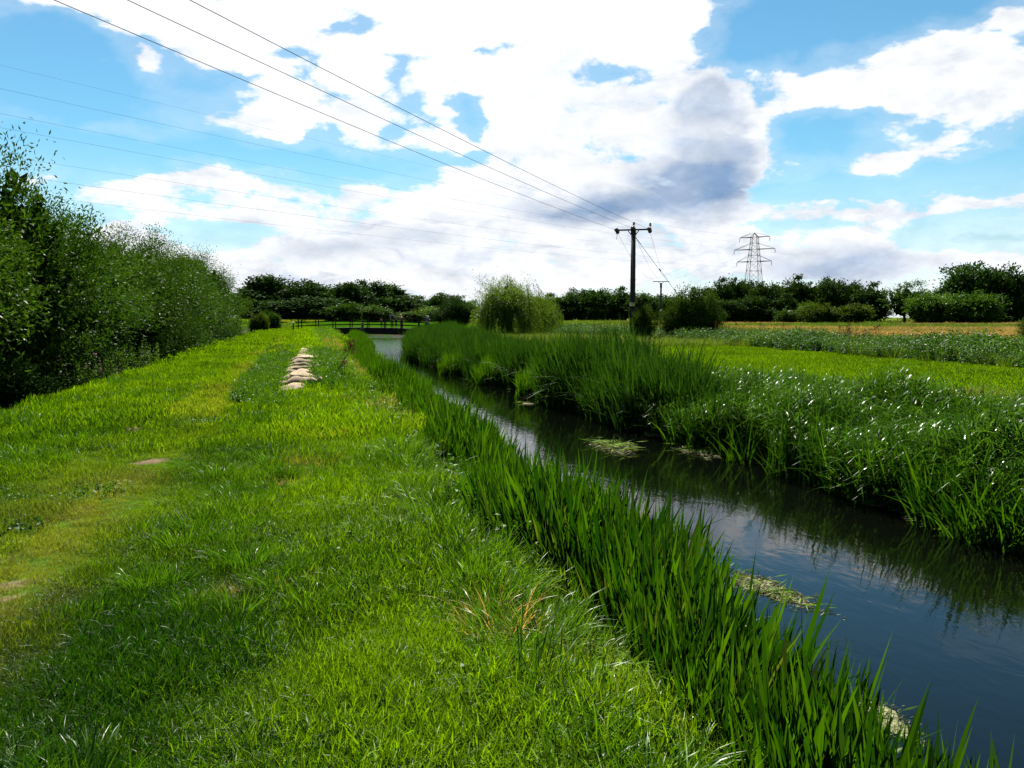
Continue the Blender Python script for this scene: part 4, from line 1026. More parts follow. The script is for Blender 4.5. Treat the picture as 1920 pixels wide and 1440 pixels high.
# willowherb stands at the foot of the bank
def willowherb(name, label, s, t, n, rad, h0, h1, pink):
    r = np.random.default_rng(int(t * 10)); rt = empty(name, (s, t, float(ground_z(s, t)) - .03)); tag(rt, label, 'plant', 'stands of willowherb left of the path')
    b = disc(n, rad, r); h = r.uniform(h0, h1, n); phi = r.uniform(0, 6.28, n); lean = r.uniform(0, .16, n)
    link('stem', np_mesh('stem', *ribbons(b, h, phi, lean, .02, .018, 3, r=r), mat=M['stalk']), rt)
    per = 46; i = np.repeat(np.arange(n), per); u = np.tile(np.linspace(.12, .98, per), n)
    pos = b[i] + np.stack([h[i] * lean[i] * u * np.cos(phi[i]), h[i] * lean[i] * u * np.sin(phi[i]), h[i] * u * .98], -1)
    a = r.uniform(0, 6.28, len(i)); d = np.stack([np.cos(a), np.sin(a), r.uniform(.1, .9, len(i))], -1)
    v, q, t_, c = rhombs(pos, d, .13 * (1.15 - .55 * u), .03 * (1.1 - .3 * u), r=r)
    lf = link('leaf', np_mesh('leaf', v, q, t_, c, M['herb']), rt); lf.color = (1.7, 1.5, 1.2, 1)
    lf['kind'] = 'stuff'; link_label = None
    if pink:
        k = r.choice(n, 7, replace=False); i = np.repeat(k, 12); u = r.uniform(.93, 1.06, len(i))
        pos = b[i] + np.stack([h[i] * lean[i] * u * np.cos(phi[i]), h[i] * lean[i] * u * np.sin(phi[i]), h[i] * u * .98], -1) + r.normal(size=(len(i), 3)) * .025
        v, q, t_, c = rhombs(pos, unit(len(i), r), .05, .045, r=r)
        fl = link('blossom', np_mesh('blossom', v, q, t_, c, M['pink']), rt); fl['kind'] = 'stuff'
M['pink'] = leaf_mat('pink_blossom', (.45, .14, .30), (.65, .28, .45), trans=.3, yellow=(1, 1, 1))
willowherb('willowherb', 'tall pale green willowherb stand with a few pink blossoms', -6.35, 27.5, 60, .85, 1.1, 1.6, True)
willowherb('willowherb', 'smaller leafy willowherb stand just behind the pink one', -6.3, 31.0, 34, .55, 1.3, 1.75, False)
willowherb('willowherb', 'narrow darker willowherb stand farthest along the bank', -6.2, 35.0, 30, .5, 1.2, 1.7, False)
willowherb('willowherb', 'low leafy willowherb stand nearest the viewer', -6.6, 24.0, 40, .8, .6, 1.0, False)

# ------------------------------------------------------------------ poles and cables
def catenary(a, b, sag, n=40):
    a, b = Vector(a), Vector(b)
    return [a.lerp(b, i / n) - Vector((0, 0, 4 * sag * (i / n) * (1 - i / n))) for i in range(n + 1)]
def cable(name, label, pts, r, mat, group, cat='cable'):
    b = MB(); b.tube(pts, r, 5); o = b.obj(name, M[mat]); tag(o, label, cat, group); return o

def disc_string(b, p, d, n=3, r=.15, step=.12, mi=0):
    """string of cap insulators from p along d"""
    d = Vector(d).normalized(); p = Vector(p)
    for k in range(n):
        b.lathe([(.03, 0), (r * .55, .02), (r, .055), (r * .9, .075), (.04, .06), (.03, step)], 10, mi, p + d * (k * step), d)
    return p + d * (n * step)

px_, py_ = V2(8.98, 62.0)
gz = float(ground_z(px_, py_))
TOP = 8.05
inc = Vector((*V2(-.354, -1.0), 0)).normalized()        # towards the viewer's side span
out_ = Vector((*V2(.21, 1.0), 0)).normalized()
arm = Vector((*V2(1.0, -.28), 0)).normalized()
perp = Vector((-arm.y, arm.x, 0))
pole = empty('power_pole', (px_, py_, gz)); tag(pole, 'tall wooden power pole with a steel crossarm, nearest of the two poles', 'utility pole', 'wooden power poles')
TL = TOP - gz
b = MB(); b.tube([(0, 0, -.5), (0, 0, TL * .5), (0, 0, TL - .12)], [.215, .195, .170], 14); b.obj('shaft', M['pole'], pole)
b = MB()                                                  # earth wire cover running up the face of the pole
b.tube([perp * -.22 + Vector((0, 0, .2)), perp * -.185 + Vector((0, 0, TL - .4))], .022, 6); b.obj('earth_cable', M['steel'], pole)
for z in np.arange(2.6, TL - .8, .95):
    b = MB(); rr_ = .215 - .045 * z / TL
    b.bar(arm * -(rr_ + .05) + Vector((0, 0, z)), arm * (rr_ + .05) + Vector((0, 0, z + .02)), .035); b.obj('step_bolt', M['steel'], pole)
b = MB()
b.bar(arm * -1.24 + Vector((0, 0, TL)), arm * 1.24 + Vector((0, 0, TL)), .10, .11)
xarm = b.obj('crossarm', M['steel'], pole)
b = MB()
for s in (-1, 1):
    b.bar(arm * (.40 * s) + Vector((0, 0, TL - .05)), arm * (.13 * s) + Vector((0, 0, TL - .42)), .07, .06)
b.box((0, 0, TL - .19), (.36, .36, .24), rot=arm.to_track_quat('X', 'Z').to_matrix()); b.box((0, 0, TL + .1), (.3, .22, .1), rot=arm.to_track_quat('X', 'Z').to_matrix())
b.obj('arm_bracket', M['steel'], pole)
attach_in, attach_out = [], []
for k, s in enumerate((-1.2, 0.0, 1.2)):
    base = arm * s + Vector((0, 0, TL + (.0 if s else .10)))
    b = MB(); e = disc_string(b, base + inc * .06, inc + Vector((0, 0, -.05)), 3); attach_in.append(e + Vector((px_, py_, gz)))
    b.obj('insulator', M['porcelain'], xarm)
    b = MB(); e2 = disc_string(b, base + out_ * .06 + Vector((0, 0, -.02)), out_ + Vector((0, 0, -.35)), 3); attach_out.append(e2 + Vector((px_, py_, gz)))
    b.obj('insulator', M['porcelain'], xarm)
    b = MB()
    if s < 0:
        mid = (e + e2) / 2 + Vector((0, 0, -.62))
        b.tube([e, e.lerp(mid, .6) + Vector((0, 0, -.12)), mid, e2.lerp(mid, .6) + Vector((0, 0, -.12)), e2], .010, 5)
    else:
        top = base + Vector((0, 0, .48))
        b.tube([e, e.lerp(top, .5) + Vector((0, 0, .12)), top, e2.lerp(top, .5) + arm * .12 + Vector((0, 0, .14)), e2], .010, 5)
        b2 = MB(); b2.lathe([(.02, 0), (.02, .16), (.055, .2), (.085, .24), (.05, .27), (.10, .31), (.05, .34), (.08, .39), (.03, .44)], 10, 0, base + arm * .03 + Vector((0, 0, .05))); b2.obj('pin_insulator', M['porcelain'], xarm)
    b.obj('jumper', M['wire'], pole)
fd = perp if perp.y < 0 else -perp
for dx, mt in ((-.11, 'plate'), (.10, 'plate_yellow')):
    b = MB(); q = arm.to_track_quat('X', 'Z').to_matrix()
    b.box(fd * .235 + arm * dx + Vector((0, 0, 2.7)), (.20, .012, .26), 0, q)
    b.box(fd * .243 + arm * dx + Vector((0, 0, 2.73)), (.10, .006, .07), 1, q)
    b.obj('warning_plate', [M[mt], M['steel']], pole)
# stay wire with its insulators
st0 = Vector((px_, py_, gz + TL - .35)); sx, sy = V2(8.98 + 6.2, 62.7); st1 = Vector((sx, sy, float(ground_z(sx, sy))))
stay = empty('stay_wire', st1); tag(stay, 'steel stay wire slanting from the near pole down behind the thorn bush', 'stay wire')
b = MB(); b.tube([st0 - st1, Vector((0, 0, -.1))], .014, 6); b.obj('strand', M['wire'], stay)
for f in (.33, .52):
    c = (st0 - st1) * (1 - f); dd = (st0 - st1).normalized()
    b = MB(); b.tube([c - dd * .13, c - dd * .1, c + dd * .1, c + dd * .13], [.02, .05, .05, .02], 8); b.obj('stay_insulator', M['porcelain'], stay)
b = MB(); b.tube([(st0 - st1) * .97, (st0 - st1) * .91], .028, 6); b.obj('grip', M['wire'], stay)

p2x, p2y = V2(20.9, 117.0); g2 = float(ground_z(p2x, p2y)); TL2 = 1.6 + 5.0 - g2
arm2 = Vector((*V2(1.0, -.12), 0)).normalized()
pole2 = empty('power_pole', (p2x, p2y, g2)); tag(pole2, 'smaller looking far power pole with a thin T-shaped crossarm', 'utility pole', 'wooden power poles')
b = MB(); b.tube([(0, 0, -.5), (0, 0, TL2 * .5), (0, 0, TL2 - .28)], [.16, .14, .12], 10); b.obj('shaft', M['pole'], pole2)
b = MB(); b.bar(arm2 * -1.15 + Vector((0, 0, TL2)), arm2 * 1.15 + Vector((0, 0, TL2)), .10, .10); xarm2 = b.obj('crossarm', M['steel'], pole2)
b = MB()
for s in (-1, 1): b.bar(arm2 * (.38 * s) + Vector((0, 0, TL2 - .05)), arm2 * (.08 * s) + Vector((0, 0, TL2 - .34)), .05)
b.tube([(0, 0, TL2 - .85), (0, 0, TL2 - .2)], .15, 10); b.obj('arm_bracket', M['steel'], pole2)
att2 = []
for s in (-1, 0, 1):
    b = MB(); b.lathe([(.025, .05), (.025, .16), (.06, .18), (.085, .22), (.06, .27), (.085, .31), (.05, .36), (.03, .40)], 10, 0, arm2 * 1.08 * s); b.obj('pin_insulator', M['porcelain'], xarm2)
    att2.append(Vector((p2x, p2y, g2 + TL2 + .36)) + arm2 * 1.08 * s)
b = MB(); b.box((-.06, -.16, TL2 - 4.0), (.22, .02, .26)); b.obj('warning_plate', M['plate'], pole2)

lab3 = ['lowest left cable of the three heavy ones crossing the sky to the pole', 'middle cable of the three heavy ones crossing the sky to the pole', 'upper right cable of the three heavy ones crossing the sky to the pole']
lab2 = ['left slack cable between the near pole and the far pole', 'middle slack cable between the near pole and the far pole', 'right slack cable between the near pole and the far pole']
for k, s in enumerate((-1, 0, 1)):
    far_end = Vector((px_, py_, 0)) + inc * 92 + arm * s * 1.2 + Vector((0, 0, TOP + .1))
    cable('overhead_cable', lab3[k], catenary(attach_in[k], far_end, SAG, 60), .0085, 'wire', 'cables from the near pole across the sky')
    cable('overhead_cable', lab2[k], catenary(attach_out[k], att2[k], .9, 24), .0085, 'wire', 'cables between the two wooden poles')

# lattice pylon
PX, PY = V2(U(1410) * 215, 215.0); pg = float(ground_z(PX, PY))
ldir = Vector((*V2(-169, -249), 0)).normalized(); ad = Vector((-ldir.y, ldir.x, 0))
if ad.x * CT - ad.y * ST < 0: ad = -ad
pyl = empty('pylon', (PX, PY, pg)); tag(pyl, 'steel lattice electricity pylon with three crossarms behind the hedge trees', 'pylon')
lev = [(0, 3.0), (5.2, 2.35), (9.6, 1.85), (13.2, 1.5), (15.6, 1.32), (17.2, 1.15), (18.7, 1.0), (20.3, .86), (21.8, .78)]
def corner(h, w, i):
    sx_, sy_ = [(1, 1), (1, -1), (-1, -1), (-1, 1)][i]
    return ad * (w * sx_) + ldir * (w * sy_) + Vector((0, 0, h))
b = MB()
for (h0, w0), (h1, w1) in zip(lev[:-1], lev[1:]):
    for i in range(4): b.bar(corner(h0, w0, i), corner(h1, w1, i), .09)
for i in range(4): b.bar(corner(*lev[-1], i), Vector((0, 0, 22.9)), .12)
b.obj('leg_frame', M['pylon'], pyl)
b = MB()
for (h0, w0), (h1, w1) in zip(lev[:-1], lev[1:]):
    for i in range(4):
        j = (i + 1) % 4
        b.bar(corner(h0, w0, i), corner(h1, w1, j), .048); b.bar(corner(h0, w0, j), corner(h1, w1, i), .048); b.bar(corner(h1, w1, i), corner(h1, w1, j), .06)
b.obj('bracing', M['pylon'], pyl)
tips = []
for h, half, w in ((21.8, 3.9, .78), (18.7, 5.3, 1.0), (15.6, 4.5, 1.32)):
    for s in (-1, 1):
        b = MB()
        tip = ad * (half * s) + Vector((0, 0, h))
        for t in (-1, 1):
            b.bar(ad * (w * s) + ldir * (w * t) + Vector((0, 0, h)), tip, .12)
            b.bar(ad * (w * .9 * s) + ldir * (w * .9 * t) + Vector((0, 0, h + (1.0 if h > 21 else 1.5))), tip, .06)
        for f in (.35, .65):
            b.bar((ad * (w * s)).lerp(ad * (half * s), f) + ldir * (w * (1 - f)) + Vector((0, 0, h)), (ad * (w * s)).lerp(ad * (half * s), f) - ldir * (w * (1 - f)) + Vector((0, 0, h)), .08)
        tips.append(tip)
        xa = b.obj('crossarm', M['pylon'], pyl)
        b = MB(); disc_string(b, tip + Vector((0, 0, -.12)), (0, 0, -1), 7, .13, .14); b.obj('insulator', M['porcelain'], xa)
far_dir = Vector((*V2(-30, 330), 0))
names = [('top left', 'top right'), ('middle left', 'middle right'), ('bottom left', 'bottom right')]
for k, tip in enumerate(tips):
    p0 = Vector((PX, PY, pg)) + tip + Vector((0, 0, -1.1)); nm = names[k // 2][k % 2]
    cable('pylon_cable', 'thin pylon cable from the %s crossarm end across the sky to the left' % nm, catenary(p0, p0 + ldir * 300, 3.0, 70), .008, 'thin_wire', 'thin pylon cables across the sky')
    if k % 2 == 0: cable('pylon_cable', 'faint pylon cable dropping from the %s crossarm end behind the hedge' % nm, catenary(p0, p0 + far_dir + Vector((0, 0, -4)), 6.0, 30), .014, 'thin_wire', 'faint pylon cables behind the hedge')
p0 = Vector((PX, PY, pg + 22.9)); cable('pylon_cable', 'thin earth cable from the tip of the pylon across the sky', catenary(p0, p0 + ldir * 300, 2.4, 70), .006, 'thin_wire', 'thin pylon cables across the sky')

# ------------------------------------------------------------------ footbridge
BD = 100.0
bl = Vector((*V2(U(556) * BD, BD), 0)); brr = Vector((*V2(U(788) * BD, BD + 1), 0))
ax = (brr - bl); BL = ax.length; ax.normalize(); cross = Vector((-ax.y, ax.x, 0))      # cross points away from the viewer
def deck_z(f): return .18 + .20 * (1 - (2 * f - 1) ** 2)
def bp(f, off, z): 
    p = bl + ax * (BL * f) + cross * off; return Vector((p.x, p.y, deck_z(f) + z)) - borg
borg = Vector((*((bl + brr) / 2).xy, 0.0)); 
bridge = empty('footbridge', borg); tag(bridge, 'long dark wooden footbridge with three-bar railings over the river', 'footbridge')
NS = 16
for k in range(NS * 3):
    f0, f1 = (k + .06) / (NS * 3), (k + .94) / (NS * 3)
    b = MB(); p0, p1 = bp(f0, .95, -.03), bp(f1, .95, -.03)
    b.bar((p0 + p1) / 2 - cross * 1.05, (p0 + p1) / 2 + cross * 1.05, (p1 - p0).length, .05)
    b.obj('plank', M['timber'], bridge)
for off in (.0, 1.9):
    b = MB()
    pts = [bp(k / NS, off, 0) for k in range(NS + 1)]
    for p, q in zip(pts[:-1], pts[1:]): b.bar(p + Vector((0, 0, -.44)), q + Vector((0, 0, -.44)), .18, .74)  # beam made deeper to take in the dark shade below it
    b.obj('beam', M['timber'], bridge)
posts = [(i + .15) / 7.3 for i in range(8)]
for off in (-.10, 2.0):
    for i, f in enumerate(posts):
        b = MB(); b.box(bp(min(f, .995), off, .42), (.12, .12, 1.56)); b.obj('post', M['timber'], bridge)
    for z, w, h in ((1.19, .14, .06), (.78, .05, .13), (.36, .05, .13)):
        b = MB(); pts = [bp(k / NS, off + (-.075 if z < 1 and off < 0 else .075 if z < 1 else 0), z + (.02 if z > 1 else 0)) for k in range(NS + 1)]
        for p, q in zip(pts[:-1], pts[1:]): b.bar(p, q, w, h)
        b.obj('rail', M['timber'], bridge)
for f in (.30, .95):
    b = MB()
    for off in (.1, 1.8):
        p = bp(f, off, -.8); b.tube([(p.x, p.y, -1.7), (p.x, p.y, p.z)], .12, 8)
    p, q = bp(f, -.1, -.9), bp(f, 2.0, -.9); b.bar(p, q, .16, .16)
    b.obj('pier', M['timber'], bridge)
b = MB()
for f in (.0, 1.0):
    p = bp(f, .95, -.65); b.box(p, (1.2, 2.6, 1.0), rot=ax.to_track_quat('X', 'Z').to_matrix())
b.obj('abutment', M['timber'], bridge)

x, y = br(U(551), 97); gzz = float(ground_z(x, y))
mp = empty('marker_post', (x, y, gzz)); tag(mp, 'short dark post with a pale top left of the bridge railing', 'post')
b = MB(); b.tube([(0, 0, -.3), (0, 0, .88)], .085, 10); b.obj('shaft', M['timber'], mp)
b = MB(); b.lathe([(.09, .88), (.095, .93), (.07, 1.0), (.02, 1.02)], 10); b.obj('cap', M['white_paint'], mp)
x, y = br(U(612), 122); gzz = float(ground_z(x, y))
bar_ = empty('barrier_pole', (x, y, gzz)); tag(bar_, 'slanted dark pole with white ends in the meadow behind the bridge', 'barrier')
dx = Vector((*V2(1, 0), 0)).normalized()
b = MB(); b.tube([dx * -.85 + Vector((0, 0, .25)), dx * .85 + Vector((0, 0, .95))], .06, 8); b.obj('pole', M['timber'], bar_)
b = MB(); b.tube([dx * .05 + Vector((0, 0, -.2)), dx * .05 + Vector((0, 0, .62))], .07, 8); b.obj('post', M['timber'], bar_)
for s in (-1, 1):
    b = MB(); c = dx * (.85 * s) + Vector((0, 0, .6 + .35 * s)); d = (dx * 1.7 + Vector((0, 0, .7))).normalized()
    b.tube([c - d * .2, c + d * .2], .085, 8); b.obj('end_piece', M['white_paint'], bar_)

# ------------------------------------------------------------------ people
def skin_obj(name, verts, edges, radii, mat, parent, sub=1):
    me = bpy.data.meshes.new(name); me.from_pydata(verts, edges, []); me.update()
    o = link(name, me, parent)
    md = o.modifiers.new('skin', 'SKIN'); md.use_smooth_shade = True
    for i, sv in enumerate(me.skin_vertices[0].data):
        r_ = radii[i]; sv.radius = r_ if hasattr(r_, '__len__') else (r_, r_); sv.use_root = (i == 0)
    s = o.modifiers.new('smooth', 'SUBSURF'); s.levels = s.render_levels = sub
    me.materials.append(mat)
    return o

def person(loc, face, height, label, top, bottom, hair, pose='stand', short_sleeve=True, shorts=False, longhair=False, stride=.0, arms='down', group='people by the footbridge'):
    """figure built facing -Y at 1.75 m, then scaled; joints pelvis, spine, neck, head, arms, legs"""
    k = height / 1.75
    rt = empty('person', loc, face, (k, k, k)); tag(rt, label, 'person', group)
    hip = .93; bend = .0
    if pose == 'sit': hip = .10
    J = {}
    J['pelvis'] = Vector((0, 0, hip)); lean = {'stand': 0.0, 'bend': -.42, 'sit': -.12}[pose]
    up = Vector((0, lean, math.sqrt(1 - lean * lean)))
    J['waist'] = J['pelvis'] + up * .16; J['chest'] = J['pelvis'] + up * .38; J['neck'] = J['pelvis'] + up * .56
    hv = Vector((0, lean * .5 - .05, 1)).normalized()
    J['throat'] = J['neck'] + hv * .05; J['head'] = J['neck'] + hv * .14; J['crown'] = J['neck'] + hv * .24
    for s, n in ((-1, 'l'), (1, 'r')):
        J['sh' + n] = J['pelvis'] + up * .50 + Vector((.175 * s, 0, 0))
        if arms == 'down':
            J['el' + n] = J['sh' + n] + Vector((.045 * s, .02 + stride * .12 * s, -.28)); J['wr' + n] = J['el' + n] + Vector((.0, -.06 + stride * .1 * s, -.25))
        elif arms == 'rail':
            J['el' + n] = J['sh' + n] + Vector((.07 * s, -.14, -.23)); J['wr' + n] = J['el' + n] + Vector((-.04 * s, -.24, -.02))
        else:
            J['el' + n] = J['sh' + n] + Vector((.08 * s, -.06, -.26)); J['wr' + n] = J['el' + n] + Vector((-.12 * s, -.18, .10))
        J['hd' + n] = J['wr' + n] + (J['wr' + n] - J['el' + n]).normalized() * .09
        J['hp' + n] = J['pelvis'] + Vector((.09 * s, 0, -.04))
        if pose == 'sit':
            J['kn' + n] = J['hp' + n] + Vector((.03 * s, -.42, .02)); J['an' + n] = J['kn' + n] + Vector((0, -.03, -.40)); 
        else:
            J['kn' + n] = J['hp' + n] + Vector((.01 * s, -.03 - stride * .14 * s, -.42)); J['an' + n] = J['kn' + n] + Vector((0, .05 - stride * .10 * s, -.41))
        J['to' + n] = J['an' + n] + Vector((.02 * s, -.15, -.045))
    order = ['pelvis', 'waist', 'chest', 'neck', 'throat', 'head', 'crown'] + [j + n for n in 'lr' for j in ('sh', 'el', 'wr', 'hd', 'hp', 'kn', 'an', 'to')]
    ix = {n: i for i, n in enumerate(order)}
    E = [('pelvis', 'waist'), ('waist', 'chest'), ('chest', 'neck'), ('neck', 'throat'), ('throat', 'head'), ('head', 'crown')]
    for n in 'lr': E += [('chest', 'sh' + n), ('sh' + n, 'el' + n), ('el' + n, 'wr' + n), ('wr' + n, 'hd' + n), ('pelvis', 'hp' + n), ('hp' + n, 'kn' + n), ('kn' + n, 'an' + n), ('an' + n, 'to' + n)]
    RD = dict(pelvis=(.135, .10), waist=(.125, .09), chest=(.15, .105), neck=.06, throat=.055, head=(.080, .095), crown=(.06, .07), sh=.058, el=.042, wr=.030, hd=.038, hp=.085, kn=.058, an=.042, to=.035)
    body = skin_obj('body', [J[n] for n in order], [(ix[a_], ix[b_]) for a_, b_ in E], [RD[n] if n in RD else RD[n[:2]] for n in order], M['skin'], rt)
    g = 1.17
    o2 = ['pelvis', 'waist', 'chest', 'neck', 'shl', 'shr', 'sll', 'slr']
    J['sll'] = J['shl'].lerp(J['ell'] if short_sleeve else J['wrl'], .75); J['slr'] = J['shr'].lerp(J['elr'] if short_sleeve else J['wrr'], .75)
    vs = [J['pelvis'] + Vector((0, 0, -.02))] + [J[n] for n in o2[1:3]] + [J['neck'] - up * .03, J['shl'], J['shr'], J['sll'], J['slr']]
    ed = [(0, 1), (1, 2), (2, 3), (2, 4), (2, 5), (4, 6), (5, 7)]
    rd = [(.15, .115), (.145, .11), (.172, .125), (.075, .075), .074, .074, .058, .058]
    if not short_sleeve:
        vs += [J['ell'], J['elr']]; ed = [(0, 1), (1, 2), (2, 3), (2, 4), (2, 5), (4, 8), (8, 6), (5, 9), (9, 7)]; rd += [.056, .056]
    skin_obj('shirt', vs, ed, rd, M[top], rt)
    vs = [J['pelvis'], J['waist'] - up * .06, J['hpl'], J['hpr']]; ed = [(0, 1), (0, 2), (0, 3)]; rd = [(.152, .118), (.145, .108), .102, .102]
    if shorts:
        vs += [J['hpl'].lerp(J['knl'], .75), J['hpr'].lerp(J['knr'], .75)]; ed += [(2, 4), (3, 5)]; rd += [.086, .086]
    else:
        vs += [J['knl'], J['knr'], J['anl'], J['anr']]; ed += [(2, 4), (3, 5), (4, 6), (5, 7)]; rd += [.072, .072, .058, .058]
    skin_obj('trousers', vs, ed, rd, M[bottom], rt)
    for n in 'lr':
        b = MB(); c = J['an' + n].lerp(J['to' + n], .5) + Vector((0, 0, -.035)); b.ball(c, (.048, .135, .045)); b.obj('shoe', M['dark_cloth'], rt)
    h = J['head']; b = MB()
    b.ball(h + Vector((0, .022, .045)), (.098, .108, .100), n=10)
    if longhair: b.ball(h + Vector((0, .075, -.06)), (.085, .06, .15), n=10)
    b.obj('hair', M[hair], rt)
    b = MB(); b.ball(h + Vector((0, -.105, -.02)), (.014, .022, .025), n=6); b.obj('nose', M['skin'], body)
    for s in (-1, 1):
        b = MB(); b.ball(h + Vector((.085 * s, .0, -.01)), (.014, .02, .03), n=6); b.obj('ear', M['skin'], body)
    for s in (-1, 1):
        b = MB(); b.ball(h + Vector((.033 * s, -.088, .012)), (.011, .009, .008), n=6); b.obj('eye', M['eye'], body)
    b = MB(); b.ball(h + Vector((0, -.088, -.062)), (.028, .010, .006), n=6); b.obj('mouth', M['red_cloth'], body)
    return rt
def on_deck(px, off=1.0):
    d = BD; u = U(px); p = Vector((*V2(u * d, d), 0)); f = (p - bl).dot(ax) / BL
    q = bl + ax * (BL * f) + cross * off
    return Vector((q.x, q.y, deck_z(min(max(f, 0), 1)) + .0))
TO_CAM = HEAD * -1      # figures are built facing -Y, the viewer's side
person(on_deck(733.5), TO_CAM + .3, 1.80, 'broad man in a navy top standing at the bridge railing', 'navy', 'dark_cloth', 'dark_hair', arms='rail', short_sleeve=False)
person(on_deck(741.5, .8), TO_CAM - .2, 1.22, 'small child in dark clothes between the man and the blonde woman', 'dark_cloth', 'navy', 'dark_hair', shorts=True)
person(on_deck(750.5), TO_CAM + 1.0, 1.68, 'blonde woman in a yellow top and pale blue shorts on the bridge', 'yellow_cloth', 'denim', 'blonde_hair', shorts=True, longhair=True, arms='bent')
person(on_deck(713.5, 1.1), TO_CAM, 1.15, 'child in a red top leaning on the bridge railing', 'red_cloth', 'dark_cloth', 'dark_hair', pose='bend', arms='rail')
pp = on_deck(679.5, -.02); person(pp + Vector((0, 0, -.02)), TO_CAM, 1.55, 'bare-legged person sitting on the bridge edge with legs dangling', 'dark_cloth', 'dark_cloth', 'dark_hair', pose='sit', shorts=True, arms='bent')
x, y = br(U(799.5), 101.5); person(Vector((x, y, float(ground_z(x, y)) + .75)), TO_CAM + 1.3, 1.74, 'person in blue walking off the right end of the bridge, on the left', 'blue_cloth', 'navy', 'dark_hair', stride=.8)
x, y = br(U(803.5), 102.3); person(Vector((x, y, float(ground_z(x, y)) + .75)), TO_CAM + 1.1, 1.66, 'person with pale face in blue beside the walker right of the bridge', 'navy', 'blue_cloth', 'white_cloth', stride=.6, arms='bent')
# approach ramp that carries the path off the bridge on the right

# ------------------------------------------------------------------ sandbags, stalk, floating weed
def sandbag_mesh(i):
    r = np.random.default_rng(300 + i); nu, nv = 22, 14
    V = []
    for a in range(nv + 1):
        ph = -math.pi / 2 + math.pi * a / nv
        for k in range(nu):
            th = 2 * math.pi * k / nu
            e = .55
            cx = np.sign(math.cos(th)) * abs(math.cos(th)) ** e * abs(math.cos(ph)) ** .7
            cy = np.sign(math.sin(th)) * abs(math.sin(th)) ** e * abs(math.cos(ph)) ** .7
            z = math.sin(ph)
            x, y, zz = .34 * cx, .20 * cy, .075 * z
            # pinched, frayed neck at one end, sagging belly, creases
            if x > .23: f = 1 - .55 * ((x - .23) / .11); y *= f; zz *= f
            zz *= 1 + .25 * math.sin(5 * x + i) + .18 * math.sin(14 * y + 3 * x + i)
            zz += .012 * math.sin(17 * x + 2 * i) * (z > 0) + r.normal(0, .003)
            V.append((x + .012 * math.sin(11 * y + i), y + .014 * math.sin(9 * x + 2 * i), zz))
    Q = []
    for a in range(nv):
        for k in range(nu): Q.append((a * nu + k, a * nu + (k + 1) % nu, (a + 1) * nu + (k + 1) % nu, (a + 1) * nu + k))
    me = bpy.data.meshes.new('sandbag'); me.from_pydata(V, [], Q); me.materials.append(M['sack'])
    me.polygons.foreach_set('use_smooth', [True] * len(Q)); me.update(); return me
ORD = ('first second third fourth fifth sixth seventh eighth ninth tenth eleventh twelfth thirteenth fourteenth fifteenth sixteenth seventeenth eighteenth nineteenth twentieth '
       + ' '.join(t + '-' + u for t in ('twenty', 'thirty', 'forty', 'fifty') for u in 'first second third fourth fifth sixth seventh eighth ninth tenth'.split())).split()
bagm = [sandbag_mesh(i) for i in range(5)]
def seam_mesh():
    b = MB(); b.tube([(-.325, -.13, .0), (-.34, -.05, .012), (-.338, .06, .006), (-.325, .13, .0)], [.012, .016, .016, .012], 6); b.tube([(.32, 0, 0), (.36, .01, .02), (.40, -.02, .03)], [.03, .045, .06], 7); return b.mesh('tied_neck', M['sack'])
neck = seam_mesh()
r = np.random.default_rng(5)
t = 17.7; k = 0; tot = []
while t < 41.5:
    cx = np.interp(t, [17.7, 21, 27, 34, 41], [-.34, -.30, -.34, -.18, -.14])
    wide = t > 30
    tot.append((t, cx + (r.normal(0, .05)), 0))
    if k % 3 == 1 and not wide: tot.append((t + .25, cx + .12 + r.normal(0, .04), 1))
    if wide and k % 2: tot.append((t + .2, cx + .28, 0))
    t += r.uniform(.46, .60) * (1 + .018 * (t - 18)); k += 1
for i, (t, cx, lvl) in enumerate(tot):
    o = empty('sandbag', (cx, t, float(ground_z(cx, t)) + .085 + .10 * lvl), r.normal(.1 if i % 5 else 1.4, .38), (.86 + .2 * r.random(), 1, .8 + .4 * r.random()))
    o.rotation_euler[0] = r.normal(0, .10); o.rotation_euler[1] = r.normal(0, .08)
    lab = 'sandbag at the near end of the pale row' if i == 0 else 'sandbag at the far end of the pale row' if i == len(tot) - 1 else ('raised ' if lvl else '') + ORD[i] + ' sandbag from the near end of the pale row'
    tag(o, lab, 'sandbag', 'sandbags lying in a row along the bank')
    sk = link('sack', bagm[i % 5], o); v = r.uniform(.55, 1.1); sk.color = (v, v * r.uniform(.94, 1.0), v * r.uniform(.85, 1.02), 1)
    nk = link('tied_neck', neck, o); nk.color = sk.color

# dead dock stalk leaning beside the long grass
sx_, sy_ = .50, 20.5
o = empty('dock_stalk', (sx_, sy_, float(ground_z(sx_, sy_)))); tag(o, 'bare brown branching dock stalk leaning right of the sandbags', 'dead plant')
b = MB(); b.tube([(0, 0, -.05), (.16, .02, .32), (.36, .0, .62), (.46, .02, .86)], [.016, .014, .010, .006], 6)
for p, q in (((.16, .02, .32), (.30, -.03, .44)), ((.30, 0, .53), (.32, .05, .74)), ((.36, 0, .62), (.54, .03, .74)), ((.42, 0, .76), (.40, .04, .92)), ((.42, 0, .76), (.53, -.02, .92))): b.tube([p, q], [.008, .003], 5)
b.obj('stem', M['stalk'], o)
r2 = np.random.default_rng(9); tips_ = np.array([(.46, .02, .86), (.30, -.03, .44), (.32, .05, .74), (.54, .03, .74), (.40, .04, .92), (.53, -.02, .92)])
i_ = np.repeat(np.arange(6), 26); v, q, t_, c = rhombs(tips_[i_] + r2.normal(size=(len(i_), 3)) * np.array([.03, .03, .05]), unit(len(i_), r2), .05, .028, r=r2)
